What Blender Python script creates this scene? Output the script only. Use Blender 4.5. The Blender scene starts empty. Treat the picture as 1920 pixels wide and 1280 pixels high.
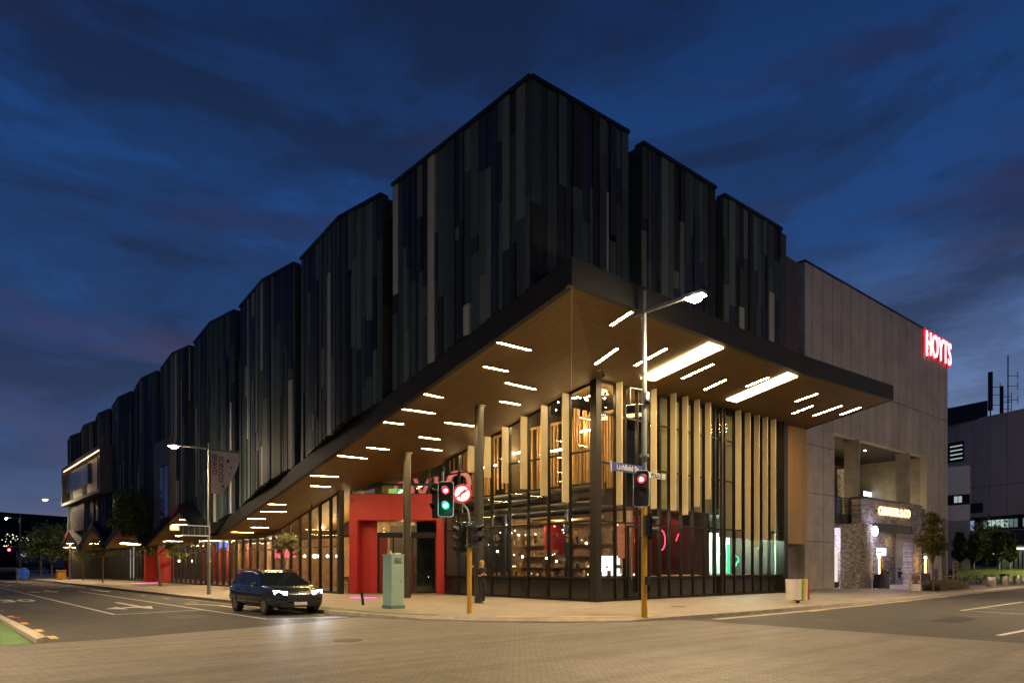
import bpy, bmesh, math, random
from mathutils import Vector, Matrix
R = math.radians
C = bpy.context.scene.collection
sc = bpy.context.scene
rnd = random.Random(7)

# ------------------------------------------------------------------ camera
# world x runs along Lichfield Street (right), world y along the side street (left)
cd = bpy.data.cameras.new('camera')
cam = bpy.data.objects.new('camera', cd); C.objects.link(cam)
cam.location = (0, 0, 1.5)
cam.rotation_euler = (R(90), 0, -math.atan2(.6612, .7503))
cd.sensor_width = 36; cd.lens = 24
cd.shift_y = 421 / 1920
cd.clip_end = 12000; cd.clip_start = .1
sc.camera = cam

# ------------------------------------------------------------------ render settings
sc.view_settings.view_transform = 'Standard'
sc.view_settings.look = 'None'
sc.view_settings.exposure = 0
sc.view_settings.gamma = 1
sc.cycles.use_denoising = True
sc.cycles.max_bounces = 7
sc.cycles.diffuse_bounces = 3
sc.cycles.glossy_bounces = 4
sc.cycles.transmission_bounces = 4
sc.cycles.transparent_max_bounces = 14
sc.cycles.sample_clamp_indirect = 4
sc.cycles.caustics_reflective = False
sc.cycles.caustics_refractive = False
sc.cycles.use_light_tree = True

# ------------------------------------------------------------------ world: dusk sky with broken cloud
W = bpy.data.worlds.new('World'); sc.world = W; W.use_nodes = True
nt = W.node_tree; N = nt.nodes; L = nt.links
N.clear()
def nd(t, **k):
    n = N.new(t)
    for a, b in k.items(): setattr(n, a, b)
    return n
def ramp(n, stops, interp='LINEAR'):
    cr = n.color_ramp; cr.interpolation = interp
    while len(cr.elements) > 1: cr.elements.remove(cr.elements[-1])
    cr.elements[0].position = stops[0][0]; cr.elements[0].color = (*stops[0][1], 1)
    for p, c in stops[1:]:
        e = cr.elements.new(p); e.color = (*c, 1)
out = nd('ShaderNodeOutputWorld'); bg = nd('ShaderNodeBackground')
tc = nd('ShaderNodeTexCoord'); sep = nd('ShaderNodeSeparateXYZ')
L.new(tc.outputs['Generated'], sep.inputs[0])
el = nd('ShaderNodeValToRGB')
ramp(el, [(0, (.125, .150, .235)), (.05, (.075, .105, .205)), (.13, (.038, .076, .19)), (.28, (.016, .062, .200)), (.48, (.0098, .048, .180)), (.62, (.0062, .029, .115)), (.8, (.0030, .0145, .066)), (1, (.003, .014, .062))])
L.new(sep.outputs['Z'], el.inputs[0])
mp = nd('ShaderNodeMapping'); mp.inputs['Scale'].default_value = (1, 1, 3.2)
L.new(tc.outputs['Generated'], mp.inputs[0])
n1 = nd('ShaderNodeTexNoise'); n1.inputs['Scale'].default_value = 2.3; n1.inputs['Detail'].default_value = 9; n1.inputs['Roughness'].default_value = .60; n1.inputs['Distortion'].default_value = .35
L.new(mp.outputs[0], n1.inputs['Vector'])
r1 = nd('ShaderNodeValToRGB'); ramp(r1, [(.42, (0, 0, 0)), (.50, (.5, .5, .5)), (.60, (1, 1, 1))], 'EASE')
L.new(n1.outputs['Fac'], r1.inputs[0])
cl = nd('ShaderNodeValToRGB')
ramp(cl, [(0, (.075, .080, .125)), (.12, (.030, .040, .085)), (.3, (.0110, .022, .064)), (.6, (.0056, .014, .045)), (1, (.003, .010, .036))])
L.new(sep.outputs['Z'], cl.inputs[0])
mf = nd('ShaderNodeMath', operation='MULTIPLY'); mf.inputs[1].default_value = .80
L.new(r1.outputs[0], mf.inputs[0])
m1 = nd('ShaderNodeMixRGB'); L.new(mf.outputs[0], m1.inputs[0]); L.new(el.outputs[0], m1.inputs[1]); L.new(cl.outputs[0], m1.inputs[2])
# pinkish edges lit by the last of the sunset
mp2 = nd('ShaderNodeMapping'); mp2.inputs['Scale'].default_value = (1, 1, 5); mp2.inputs['Location'].default_value = (3.1, 1.7, .4)
L.new(tc.outputs['Generated'], mp2.inputs[0])
n2 = nd('ShaderNodeTexNoise'); n2.inputs['Scale'].default_value = 2.6; n2.inputs['Detail'].default_value = 5
L.new(mp2.outputs[0], n2.inputs['Vector'])
r2 = nd('ShaderNodeValToRGB'); ramp(r2, [(.52, (0, 0, 0)), (.74, (1, 1, 1))], 'EASE')
L.new(n2.outputs['Fac'], r2.inputs[0])
pk = nd('ShaderNodeValToRGB'); ramp(pk, [(0, (.20, .13, .17)), (.15, (.10, .068, .13)), (.35, (.025, .026, .075)), (.7, (.009, .013, .045)), (1, (.004, .01, .03))])
L.new(sep.outputs['Z'], pk.inputs[0])
m2f = nd('ShaderNodeMath', operation='MULTIPLY'); m2f.inputs[1].default_value = .75
L.new(r2.outputs[0], m2f.inputs[0])
m2 = nd('ShaderNodeMixRGB'); L.new(m2f.outputs[0], m2.inputs[0]); L.new(m1.outputs[0], m2.inputs[1]); L.new(pk.outputs[0], m2.inputs[2])
# glow low in the direction of the right-hand street
vd = nd('ShaderNodeVectorMath', operation='DOT_PRODUCT'); vd.inputs[1].default_value = (.95, .30, .08)
L.new(tc.outputs['Generated'], vd.inputs[0])
r3 = nd('ShaderNodeValToRGB'); ramp(r3, [(.86, (0, 0, 0)), (1, (1, 1, 1))], 'EASE')
L.new(vd.outputs['Value'], r3.inputs[0])
mz = nd('ShaderNodeMapRange'); mz.inputs[1].default_value = .04; mz.inputs[2].default_value = .40; mz.inputs[3].default_value = 1; mz.inputs[4].default_value = 0
L.new(sep.outputs['Z'], mz.inputs[0])
mm = nd('ShaderNodeMath', operation='MULTIPLY'); L.new(r3.outputs[0], mm.inputs[0]); L.new(mz.outputs[0], mm.inputs[1])
mb = nd('ShaderNodeMath', operation='SUBTRACT'); mb.inputs[0].default_value = 1.15; mb.use_clamp = True; L.new(mf.outputs[0], mb.inputs[1])
mm2 = nd('ShaderNodeMath', operation='MULTIPLY'); L.new(mm.outputs[0], mm2.inputs[0]); L.new(mb.outputs[0], mm2.inputs[1])
ad = nd('ShaderNodeMixRGB', blend_type='ADD'); L.new(mm2.outputs[0], ad.inputs[0]); L.new(m2.outputs[0], ad.inputs[1]); ad.inputs[2].default_value = (.17, .22, .34, 1)
# a trace of physical twilight sky
sky = nd('ShaderNodeTexSky'); sky.sky_type = 'NISHITA'; sky.sun_disc = False; sky.sun_elevation = R(-3); sky.sun_rotation = R(60)
sk = nd('ShaderNodeMixRGB', blend_type='ADD'); sk.inputs[0].default_value = .05
L.new(ad.outputs[0], sk.inputs[1]); L.new(sky.outputs[0], sk.inputs[2])
L.new(sk.outputs[0], bg.inputs['Color']); bg.inputs['Strength'].default_value = 1.0
L.new(bg.outputs[0], out.inputs['Surface'])

# ------------------------------------------------------------------ materials
MATS = {}
def newmat(name):
    m = bpy.data.materials.new(name); m.use_nodes = True
    MATS[name] = m
    t = m.node_tree; b = t.nodes['Principled BSDF']
    return m, t, b
def col4(c): return (c[0], c[1], c[2], 1)
def mat(name, c, rough=.6, metal=0, var=.15, scale=3, bump=0, spec=.5, stretch=(1, 1, 1), coat=0):
    m, t, b = newmat(name)
    b.inputs['Roughness'].default_value = rough; b.inputs['Metallic'].default_value = metal
    b.inputs['Specular IOR Level'].default_value = spec
    if coat: b.inputs['Coat Weight'].default_value = coat; b.inputs['Coat Roughness'].default_value = .08
    if var > 0:
        g = t.nodes.new('ShaderNodeNewGeometry')
        mpn = t.nodes.new('ShaderNodeMapping'); mpn.inputs['Scale'].default_value = stretch
        t.links.new(g.outputs['Position'], mpn.inputs[0])
        n = t.nodes.new('ShaderNodeTexNoise'); n.inputs['Scale'].default_value = scale; n.inputs['Detail'].default_value = 5
        t.links.new(mpn.outputs[0], n.inputs['Vector'])
        r = t.nodes.new('ShaderNodeValToRGB')
        ramp(r, [(.3, [x * (1 - var) for x in c]), (.7, [min(1, x * (1 + var)) for x in c])])
        t.links.new(n.outputs['Fac'], r.inputs[0]); t.links.new(r.outputs[0], b.inputs['Base Color'])
        if bump:
            bp = t.nodes.new('ShaderNodeBump'); bp.inputs['Strength'].default_value = bump; bp.inputs['Distance'].default_value = .02
            t.links.new(n.outputs['Fac'], bp.inputs['Height']); t.links.new(bp.outputs[0], b.inputs['Normal'])
    else: b.inputs['Base Color'].default_value = col4(c)
    return m
def emis(name, c, s, base=(.02, .02, .02)):
    m, t, b = newmat(name)
    b.inputs['Base Color'].default_value = col4(base)
    b.inputs['Emission Color'].default_value = col4(c); b.inputs['Emission Strength'].default_value = s
    return m
def brick(name, c1, c2, mortar, w, h, ms, axes='xy', offset=.5, rough=.8, var=.25, bump=.3, nscale=.5, rot=0, spec=.5, wear_=False):
    m, t, b = newmat(name); b.inputs['Roughness'].default_value = rough; b.inputs['Specular IOR Level'].default_value = spec
    g = t.nodes.new('ShaderNodeNewGeometry'); s = t.nodes.new('ShaderNodeSeparateXYZ'); cb = t.nodes.new('ShaderNodeCombineXYZ')
    t.links.new(g.outputs['Position'], s.inputs[0])
    t.links.new(s.outputs[axes[0].upper()], cb.inputs[0]); t.links.new(s.outputs[axes[1].upper()], cb.inputs[1])
    mpn = t.nodes.new('ShaderNodeMapping'); mpn.inputs['Rotation'].default_value = (0, 0, rot)
    t.links.new(cb.outputs[0], mpn.inputs[0])
    k = t.nodes.new('ShaderNodeTexBrick'); k.offset = offset; k.offset_frequency = 2; k.squash = 1
    t.links.new(mpn.outputs[0], k.inputs['Vector'])
    k.inputs['Color1'].default_value = col4(c1); k.inputs['Color2'].default_value = col4(c2); k.inputs['Mortar'].default_value = col4(mortar)
    k.inputs['Scale'].default_value = 1; k.inputs['Brick Width'].default_value = w; k.inputs['Row Height'].default_value = h
    k.inputs['Mortar Size'].default_value = ms; k.inputs['Mortar Smooth'].default_value = .2
    n = t.nodes.new('ShaderNodeTexNoise'); n.inputs['Scale'].default_value = nscale; n.inputs['Detail'].default_value = 8; n.inputs['Roughness'].default_value = .65
    t.links.new(g.outputs['Position'], n.inputs['Vector'])
    r = t.nodes.new('ShaderNodeValToRGB'); ramp(r, [(.3, (1 - var,) * 3), (.7, (1 + var,) * 3)])
    t.links.new(n.outputs['Fac'], r.inputs[0])
    mx = t.nodes.new('ShaderNodeMixRGB'); mx.blend_type = 'MULTIPLY'; mx.inputs[0].default_value = 1
    t.links.new(k.outputs['Color'], mx.inputs[1]); t.links.new(r.outputs[0], mx.inputs[2])
    if wear_:
        m3 = t.nodes.new('ShaderNodeMapping'); m3.inputs['Rotation'].default_value = (0, 0, R(25)); m3.inputs['Scale'].default_value = (.10, 1.3, 1)
        t.links.new(g.outputs['Position'], m3.inputs[0]); n3 = t.nodes.new('ShaderNodeTexNoise'); n3.inputs['Scale'].default_value = 1.6; n3.inputs['Detail'].default_value = 4; t.links.new(m3.outputs[0], n3.inputs['Vector'])
        r3_ = t.nodes.new('ShaderNodeValToRGB'); ramp(r3_, [(.38, (.80,) * 3), (.55, (1.04,) * 3)]); t.links.new(n3.outputs['Fac'], r3_.inputs[0])
        n4 = t.nodes.new('ShaderNodeTexNoise'); n4.inputs['Scale'].default_value = 14; n4.inputs['Detail'].default_value = 3; t.links.new(g.outputs['Position'], n4.inputs['Vector'])
        r4_ = t.nodes.new('ShaderNodeValToRGB'); ramp(r4_, [(.30, (.62,) * 3), (.42, (1,) * 3), (.66, (1,) * 3), (.74, (1.2,) * 3)]); t.links.new(n4.outputs['Fac'], r4_.inputs[0])
        for rx in (r3_, r4_):
            mq = t.nodes.new('ShaderNodeMixRGB'); mq.blend_type = 'MULTIPLY'; mq.inputs[0].default_value = 1; t.links.new(mx.outputs[0], mq.inputs[1]); t.links.new(rx.outputs[0], mq.inputs[2]); mx = mq
    t.links.new(mx.outputs[0], b.inputs['Base Color'])
    if bump:
        bp = t.nodes.new('ShaderNodeBump'); bp.invert = True; bp.inputs['Strength'].default_value = bump; bp.inputs['Distance'].default_value = .01
        t.links.new(k.outputs['Fac'], bp.inputs['Height']); t.links.new(bp.outputs[0], b.inputs['Normal'])
    return m
def glass(name, tint=(.85, .9, .88), dirt=.02, ior=1.5):
    m, t, b = newmat(name); t.nodes.remove(b)
    o = t.nodes['Material Output']
    tr = t.nodes.new('ShaderNodeBsdfTransparent'); tr.inputs[0].default_value = col4(tint)
    gl = t.nodes.new('ShaderNodeBsdfGlossy'); gl.inputs['Roughness'].default_value = .012; gl.inputs[0].default_value = (.9, .9, .9, 1)
    fr = t.nodes.new('ShaderNodeFresnel'); gg = t.nodes.new('ShaderNodeNewGeometry'); ms = t.nodes.new('ShaderNodeMix'); ms.data_type = 'FLOAT'
    ms.inputs[2].default_value = ior; ms.inputs[3].default_value = 1 / ior; t.links.new(gg.outputs['Backfacing'], ms.inputs[0]); t.links.new(ms.outputs[0], fr.inputs[0])
    ma = t.nodes.new('ShaderNodeMath'); ma.operation = 'ADD'; ma.inputs[1].default_value = dirt; ma.use_clamp = True
    t.links.new(fr.outputs[0], ma.inputs[0])
    mx = t.nodes.new('ShaderNodeMixShader'); t.links.new(ma.outputs[0], mx.inputs[0]); t.links.new(tr.outputs[0], mx.inputs[1]); t.links.new(gl.outputs[0], mx.inputs[2])
    t.links.new(mx.outputs[0], o.inputs[0])
    return m

WARM = (1, .72, .36); WARM2 = (1, .78, .50)
asphalt = mat('asphalt', (.055, .050, .046), .75, var=.22, scale=1.3, bump=.25)
# a coarse aggregate on the asphalt
pav_brick = brick('street_brick', (.215, .185, .155), (.17, .147, .125), (.10, .087, .075), .21, .105, .008, 'xy', rot=R(42), rough=.6, var=.28, bump=.5, nscale=.22, wear_=True)
pav_slab = brick('pavement_slabs', (.31, .265, .225), (.26, .222, .19), (.19, .16, .135), .6, .3, .006, 'xy', rough=.65, var=.16, bump=.25, nscale=.6)
kerbm = mat('kerb_concrete', (.36, .32, .27), .8, var=.18, scale=4)
paint_w = mat('white_road_paint', (.62, .60, .55), .6, var=.18, scale=6)
paint_y = mat('yellow_road_paint', (.62, .40, .07), .6, var=.18, scale=6)
cycle_green = mat('green_surfacing', (.085, .16, .055), .75, var=.18, scale=2)
tactile = brick('yellow_tactile', (.62, .42, .12), (.56, .37, .10), (.42, .28, .08), .3, .3, .02, 'xy', offset=0, bump=.5)
fascia_m = mat('fascia_metal', (.016, .015, .014), .6, 0, var=.1, scale=1, spec=.2)
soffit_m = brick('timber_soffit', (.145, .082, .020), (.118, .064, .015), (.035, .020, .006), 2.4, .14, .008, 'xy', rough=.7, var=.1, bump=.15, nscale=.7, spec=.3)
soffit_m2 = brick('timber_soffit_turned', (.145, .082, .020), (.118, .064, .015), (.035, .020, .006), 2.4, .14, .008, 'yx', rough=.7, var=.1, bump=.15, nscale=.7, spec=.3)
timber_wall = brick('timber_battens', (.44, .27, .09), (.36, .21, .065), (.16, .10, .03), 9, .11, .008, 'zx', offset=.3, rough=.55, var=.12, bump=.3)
timber_side = brick('timber_battens_side', (.42, .22, .08), (.36, .19, .065), (.16, .08, .03), 9, .11, .008, 'zy', offset=.3, rough=.55, var=.12, bump=.3)
dark_metal = mat('dark_frame_metal', (.020, .019, .017), .38, .5, var=.08, scale=2)
spandrel = mat('dark_spandrel_glass', (.018, .017, .015), .12, 0, var=.0)
col_m = mat('column_paint', (.075, .070, .055), .32, .4, var=.08)
fin_m = mat('cream_fin', (.58, .49, .32), .5, var=.06, scale=2)
pane_m = glass('window_glass')
dark_pane = glass('tinted_glass', (.55, .6, .6), .05)
red_m = mat('red_panel', (.40, .020, .020), .5, 0, var=.06, scale=1)
red_d = mat('dark_red_panel', (.16, .012, .010), .45, 0, var=.06, scale=1)
CL = [mat('cladding_black', (.012, .013, .013), .6, 0, var=.12, spec=.25), mat('cladding_charcoal', (.027, .040, .043), .6, 0, var=.12, spec=.25),
      mat('cladding_green_grey', (.044, .067, .065), .6, 0, var=.1, spec=.25), mat('cladding_navy', (.015, .021, .042), .6, 0, var=.12, spec=.25),
      mat('cladding_mid_grey', (.080, .104, .100), .6, 0, var=.1, spec=.25), mat('cladding_pale', (.29, .30, .26), .6, 0, var=.08, spec=.25)]
core_m = mat('core_wall', (.016, .017, .02), .6, var=.1)
conc = brick('board_concrete', (.51, .47, .41), (.43, .395, .35), (.13, .115, .10), 1.36, 14, .034, 'xz', offset=0, rough=.75, var=.2, bump=.3, nscale=.45)
conc_base = brick('concrete_base', (.51, .47, .41), (.47, .42, .35), (.17, .155, .135), 9, 3.1, .03, 'xz', offset=0, rough=.75, var=.22, bump=.3, nscale=.9)
conc_plain = mat('plain_concrete', (.33, .31, .275), .75, var=.2, scale=1.5)
stone = brick('random_stone', (.56, .52, .50), (.27, .23, .21), (.12, .10, .095), .42, .12, .014, 'xz', rough=.85, var=.5, bump=.8, nscale=3)
stone2 = mat('rough_stone', (.42, .38, .33), .85, var=.75, scale=5, bump=.9, stretch=(1, 1, 3))
galv = mat('galvanised_steel', (.24, .25, .25), .5, .5, var=.1, scale=5)
yellow_m = mat('yellow_pole_paint', (.62, .34, .022), .4, var=.06, scale=5)
black_m = mat('black_plastic', (.012, .012, .012), .45, var=.0)
white_m = mat('white_paint', (.72, .70, .66), .5, var=.05)
teal_m = mat('cabinet_green', (.30, .45, .38), .45, var=.06, scale=3)
bark = mat('bark', (.10, .070, .045), .85, var=.3, scale=12, bump=.4)
LEAF = [mat('leaf_dark', (.045, .075, .016), .6, var=.0), mat('leaf_mid', (.09, .13, .025), .6, var=.0), mat('leaf_light', (.15, .18, .035), .6, var=.0)]
LEAFR = [mat('olive_leaf_dark', (.075, .08, .018), .6, var=.0), mat('olive_leaf_mid', (.14, .14, .03), .6, var=.0), mat('olive_leaf_light', (.22, .21, .045), .6, var=.0)]
grass_m = mat('lawn', (.10, .17, .03), .9, var=.3, scale=1.5, bump=.4)
wood = mat('bench_wood', (.20, .11, .055), .6, var=.25, scale=8, stretch=(1, 8, 8))
steel = mat('keg_steel', (.55, .52, .48), .28, .9, var=.1, scale=8)
hill_m = mat('hillside', (.012, .016, .022), 1, var=.3, scale=.004, spec=0)
skin_m = mat('skin', (.50, .30, .21), .55, var=.0)
cloth_k = mat('black_cloth', (.012, .012, .014), .85, var=.0)
cloth_g = mat('grey_cloth', (.35, .33, .36), .85, var=.0)
cloth_b = mat('blue_cloth', (.08, .10, .2), .85, var=.0)
shoe_w = mat('white_shoes', (.55, .52, .48), .6, var=.0)
hair_b = mat('blond_hair', (.36, .21, .08), .6, var=.2, scale=30)
hair_d = mat('dark_hair', (.03, .02, .012), .6, var=.0)
strip_e = emis('strip_light_glow', (1, .68, .30), 150)
strip_b = emis('strip_light_glow_bright', (1, .68, .30), 270)
slot_e = emis('slot_light_glow', (1, .74, .38), 20)
bulb_e = emis('bulb_glow', (1, .72, .40), 60)
warm_e = emis('warm_light_panel', (1, .66, .34), 7)
cool_e = emis('cool_light_panel', (.9, .95, 1), 5)

# ------------------------------------------------------------------ mesh helpers
class MB:
    def __init__(s, M=None): s.v = []; s.f = []; s.m = []; s.M = M; s.sm = []
    def _a(s, pts, faces, mi=0, smooth=False):
        n = len(s.v)
        for p in pts: s.v.append((s.M @ Vector(p)) if s.M else Vector(p))
        for f in faces: s.f.append([n + i for i in f]); s.m.append(mi); s.sm.append(smooth)
    def box(s, x0, x1, y0, y1, z0, z1, mi=0):
        p = [(x, y, z) for z in (z0, z1) for y in (y0, y1) for x in (x0, x1)]
        s._a(p, [(0, 2, 3, 1), (4, 5, 7, 6), (0, 1, 5, 4), (2, 6, 7, 3), (0, 4, 6, 2), (1, 3, 7, 5)], mi); return s
    def poly(s, pts, mi=0): s._a(pts, [tuple(range(len(pts)))], mi); return s
    def prism(s, pts2, z0, z1, mi=0, top=None, bot=None):
        """pts2 ccw in plan; z0,z1 numbers or per-vertex lists"""
        n = len(pts2)
        a = z0 if isinstance(z0, (list, tuple)) else [z0] * n; b = z1 if isinstance(z1, (list, tuple)) else [z1] * n
        P = [(p[0], p[1], a[i]) for i, p in enumerate(pts2)] + [(p[0], p[1], b[i]) for i, p in enumerate(pts2)]
        F = [tuple(range(n - 1, -1, -1)), tuple(range(n, 2 * n))] + [(i, (i + 1) % n, n + (i + 1) % n, n + i) for i in range(n)]
        s._a(P, F, mi); return s
    def tube(s, pts, rad, n=10, mi=0, cap=True):
        pts = [Vector(p) for p in pts]
        if not isinstance(rad, (list, tuple)): rad = [rad] * len(pts)
        P = []; pu = None
        for i, p in enumerate(pts):
            d = (pts[min(i + 1, len(pts) - 1)] - pts[max(i - 1, 0)]).normalized()
            u = (pu - d * pu.dot(d)) if pu else d.orthogonal()
            if u.length < 1e-4: u = d.orthogonal()
            u.normalize(); pu = u; w = d.cross(u)
            for k in range(n):
                a = 2 * math.pi * k / n; P.append(p + (u * math.cos(a) + w * math.sin(a)) * rad[i])
        F = []
        for i in range(len(pts) - 1):
            for k in range(n):
                k2 = (k + 1) % n; F.append((i * n + k, i * n + k2, (i + 1) * n + k2, (i + 1) * n + k))
        s._a(P, F, mi, True)
        if cap:
            s._a([P[k] for k in range(n)], [tuple(range(n - 1, -1, -1))], mi); s._a([P[(len(pts) - 1) * n + k] for k in range(n)], [tuple(range(n))], mi)
        return s
    def ball(s, c, r, mi=0, n=8, sz=(1, 1, 1)):
        P = []; F = []
        for i in range(n // 2 + 1):
            t = math.pi * i / (n // 2)
            for k in range(n):
                a = 2 * math.pi * k / n
                P.append((c[0] + r * sz[0] * math.sin(t) * math.cos(a), c[1] + r * sz[1] * math.sin(t) * math.sin(a), c[2] + r * sz[2] * math.cos(t)))
        for i in range(n // 2):
            for k in range(n):
                k2 = (k + 1) % n; F.append((i * n + k, (i + 1) * n + k, (i + 1) * n + k2, i * n + k2))
        s._a(P, F, mi, True); return s
    def disc(s, c, nrm, r, n=20, mi=0, th=0):
        nrm = Vector(nrm).normalized(); u = nrm.orthogonal().normalized(); w = nrm.cross(u); c = Vector(c)
        P = [c + (u * math.cos(2 * math.pi * k / n) + w * math.sin(2 * math.pi * k / n)) * r for k in range(n)]
        if th: s.tube([c, c - nrm * th], r, n, mi)
        else: s._a(P, [tuple(range(n))], mi)
        return s
    def build(s, name, mats, parent=None, off=(0, 0, 0), bev=0):
        me = bpy.data.meshes.new(name); o_ = Vector(off)
        me.from_pydata([tuple(v - o_) for v in s.v], [], s.f)
        if not isinstance(mats, (list, tuple)): mats = [mats]
        for m in mats: me.materials.append(m)
        me.polygons.foreach_set('material_index', s.m); me.polygons.foreach_set('use_smooth', s.sm); me.update()
        o = bpy.data.objects.new(name, me); C.objects.link(o)
        if parent: o.parent = parent
        else: o.location = o_
        if bev:
            b = o.modifiers.new('edge', 'BEVEL'); b.width = bev; b.segments = 2; b.limit_method = 'ANGLE'
        return o
def tag(o, label=None, cat=None, group=None, kind=None):
    if label: o['label'] = label
    if cat: o['category'] = cat
    if group: o['group'] = group
    if kind: o['kind'] = kind
    return o
def emp(name, label, cat, loc=(0, 0, 0), rz=0, group=None):
    o = bpy.data.objects.new(name, None); C.objects.link(o); o.location = loc; o.rotation_euler = (0, 0, rz); o.empty_display_size = .3
    return tag(o, label, cat, group)
def copy_tree(o, parent=None):
    c = o.copy(); C.objects.link(c); c.parent = parent
    for ch in [q for q in bpy.data.objects if q.parent == o]: copy_tree(ch, c)
    return c
def text(s, size, m, parent, mtx, depth=.02, name='lettering', offset=0, sx=1, align='CENTER', shear=0):
    cu = bpy.data.curves.new(name, 'FONT'); cu.body = s; cu.size = size; cu.extrude = depth; cu.offset = offset; cu.align_x = align; cu.align_y = 'CENTER'; cu.resolution_u = 3; cu.shear = shear
    t = bpy.data.objects.new('tmp', cu); C.objects.link(t)
    bpy.context.view_layer.update()
    me = bpy.data.meshes.new_from_object(t.evaluated_get(bpy.context.evaluated_depsgraph_get()))
    bpy.data.objects.remove(t)
    me.materials.clear(); me.materials.append(m)
    me.transform(Matrix.Diagonal((sx, 1, 1, 1))); me.transform(mtx)
    o = bpy.data.objects.new(name, me); C.objects.link(o)
    if parent: o.parent = parent
    return o
def facing(loc, n, roll=0):
    """matrix: text plane facing direction n (horizontal), upright"""
    n = Vector(n).normalized(); up = Vector((0, 0, 1)); r = up.cross(n).normalized()
    M = Matrix((r, up, n)).transposed().to_4x4(); M.translation = Vector(loc)
    return M @ Matrix.Rotation(roll, 4, 'Z')
def point_light(name, loc, e, c, r, parent=None, spot=None, aim=(0, 0, -1)):
    l = bpy.data.lights.new(name, 'SPOT' if spot else 'POINT'); l.energy = e; l.color = c; l.shadow_soft_size = r
    if spot: l.spot_size = spot; l.spot_blend = .6
    o = bpy.data.objects.new(name, l); C.objects.link(o); o.location = loc
    if spot: o.rotation_euler = Vector(aim).to_track_quat('-Z', 'Y').to_euler()
    if parent: o.parent = parent
    return o
def area(name, loc, sx, sy, e, c, aim=(0, 0, -1), parent=None):
    l = bpy.data.lights.new(name, 'AREA'); l.shape = 'RECTANGLE'; l.size = sx; l.size_y = sy; l.energy = e; l.color = c
    o = bpy.data.objects.new(name, l); C.objects.link(o); o.location = loc; o.rotation_euler = Vector(aim).to_track_quat('-Z', 'Y').to_euler()
    if parent: o.parent = parent
    return o
ORD = ['first', 'second', 'third', 'fourth', 'fifth', 'sixth', 'seventh', 'eighth', 'ninth', 'tenth']
FWD = Vector((.6612, .7503, 0)); RGT = Vector((.7503, -.6612, 0))

def atx(px_, py_, x):
    t = (px_ - 960) / 1280; y = (.7503 * x - t * .6612 * x) / (.6612 + t * .7503); d = .6612 * x + .7503 * y
    return y, 1.5 + (1061 - py_) * d / 1280
def aty(px_, py_, y):
    t = (px_ - 960) / 1280; x = (.7503 * t * y + .6612 * y) / (.7503 - .6612 * t); d = .6612 * x + .7503 * y
    return x, 1.5 + (1061 - py_) * d / 1280
# ================================================================== GROUND
KX = 10.6; KY = 11.9; RZ = -.12
# kerb line round the corner, from far up the side street to far along Lichfield Street
kerb = [(10.6, 200), (10.6, 60), (10.6, 30), (10.6, 21), (10.9, 19.2), (11.6, 17.2), (12.6, 15.4), (13.9, 13.9), (15.6, 12.75), (17.6, 12.1), (19.8, 11.9), (30, 11.95), (42, 12.5), (60, 13.3), (110, 15.5), (200, 19)]
b = MB(); b.box(-6000, 6000, -4000, 7000, -.6, RZ - .01); tag(b.build('ground', mat('distant_ground', (.03, .032, .03), .9, var=.2, scale=.05)), kind='structure')
b = MB(); b.poly([(-60, 17.6, RZ), (3.2, 17.3, RZ), (7.5, 18.3, RZ), (10.7, 19.6, RZ), (10.7, 200, RZ), (-60, 200, RZ)])
tag(b.build('side_street', asphalt), kind='structure')
b = MB(); b.poly([(17.6, -40, RZ), (220, -40, RZ), (220, 19.8, RZ), (110, 15.6, RZ), (42, 12.6, RZ), (17.6, 12.2, RZ)])
tag(b.build('main_street', asphalt), kind='structure')
b = MB(); b.poly([(-60, -60, RZ), (17.6, -60, RZ), (17.6, 12.3, RZ), (13.9, 14.1, RZ), (10.8, 19.6, RZ), (7.5, 18.3, RZ), (3.2, 17.3, RZ), (-60, 17.6, RZ)])
tag(b.build('crossing', pav_brick), kind='structure')
b = MB(); b.poly([(17.6, -60, RZ), (220, -60, RZ), (220, -40, RZ), (17.6, -40, RZ)]); tag(b.build('far_street', asphalt), kind='structure')
# cross street beyond the far end
b = MB(); b.poly([(-120, 108, RZ + .004), (10.5, 108, RZ + .004), (10.5, 124, RZ + .004), (-120, 124, RZ + .004)]); tag(b.build('cross_street', asphalt), kind='structure')
# pavement slab (top z=0) inside the kerb
inner = [(p[0] + .16, p[1]) for p in kerb[:5]] + [(11.75, 17.28), (12.72, 15.52), (14.0, 14.04), (15.66, 12.9), (17.62, 12.26)] + [(p[0], p[1] + .16) for p in kerb[10:]]
b = MB(); b.poly([(x, y, 0) for x, y in inner] + [(200, 200, 0)]); b.m[-1] = 0
pv = b.build('pavement', pav_slab); tag(pv, kind='structure')
b = MB()
for i in range(len(kerb) - 1):
    a0, a1, c0, c1 = kerb[i], kerb[i + 1], inner[i], inner[i + 1]
    dz = [0.012] * 2
    # dropped kerb at the corner
    drop = lambda k: -.085 if 5 <= k <= 8 else .004
    za, zb = drop(i), drop(i + 1)
    b._a([(*a0, RZ), (*a1, RZ), (*a1, zb), (*a0, za), (*c0, za if za > 0 else .003), (*c1, zb if zb > 0 else .003), (*c0, -.12), (*c1, -.12)], [(0, 1, 2, 3), (3, 2, 5, 4), (4, 5, 7, 6)])
tag(b.build('kerb', kerbm), kind='structure')
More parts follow.
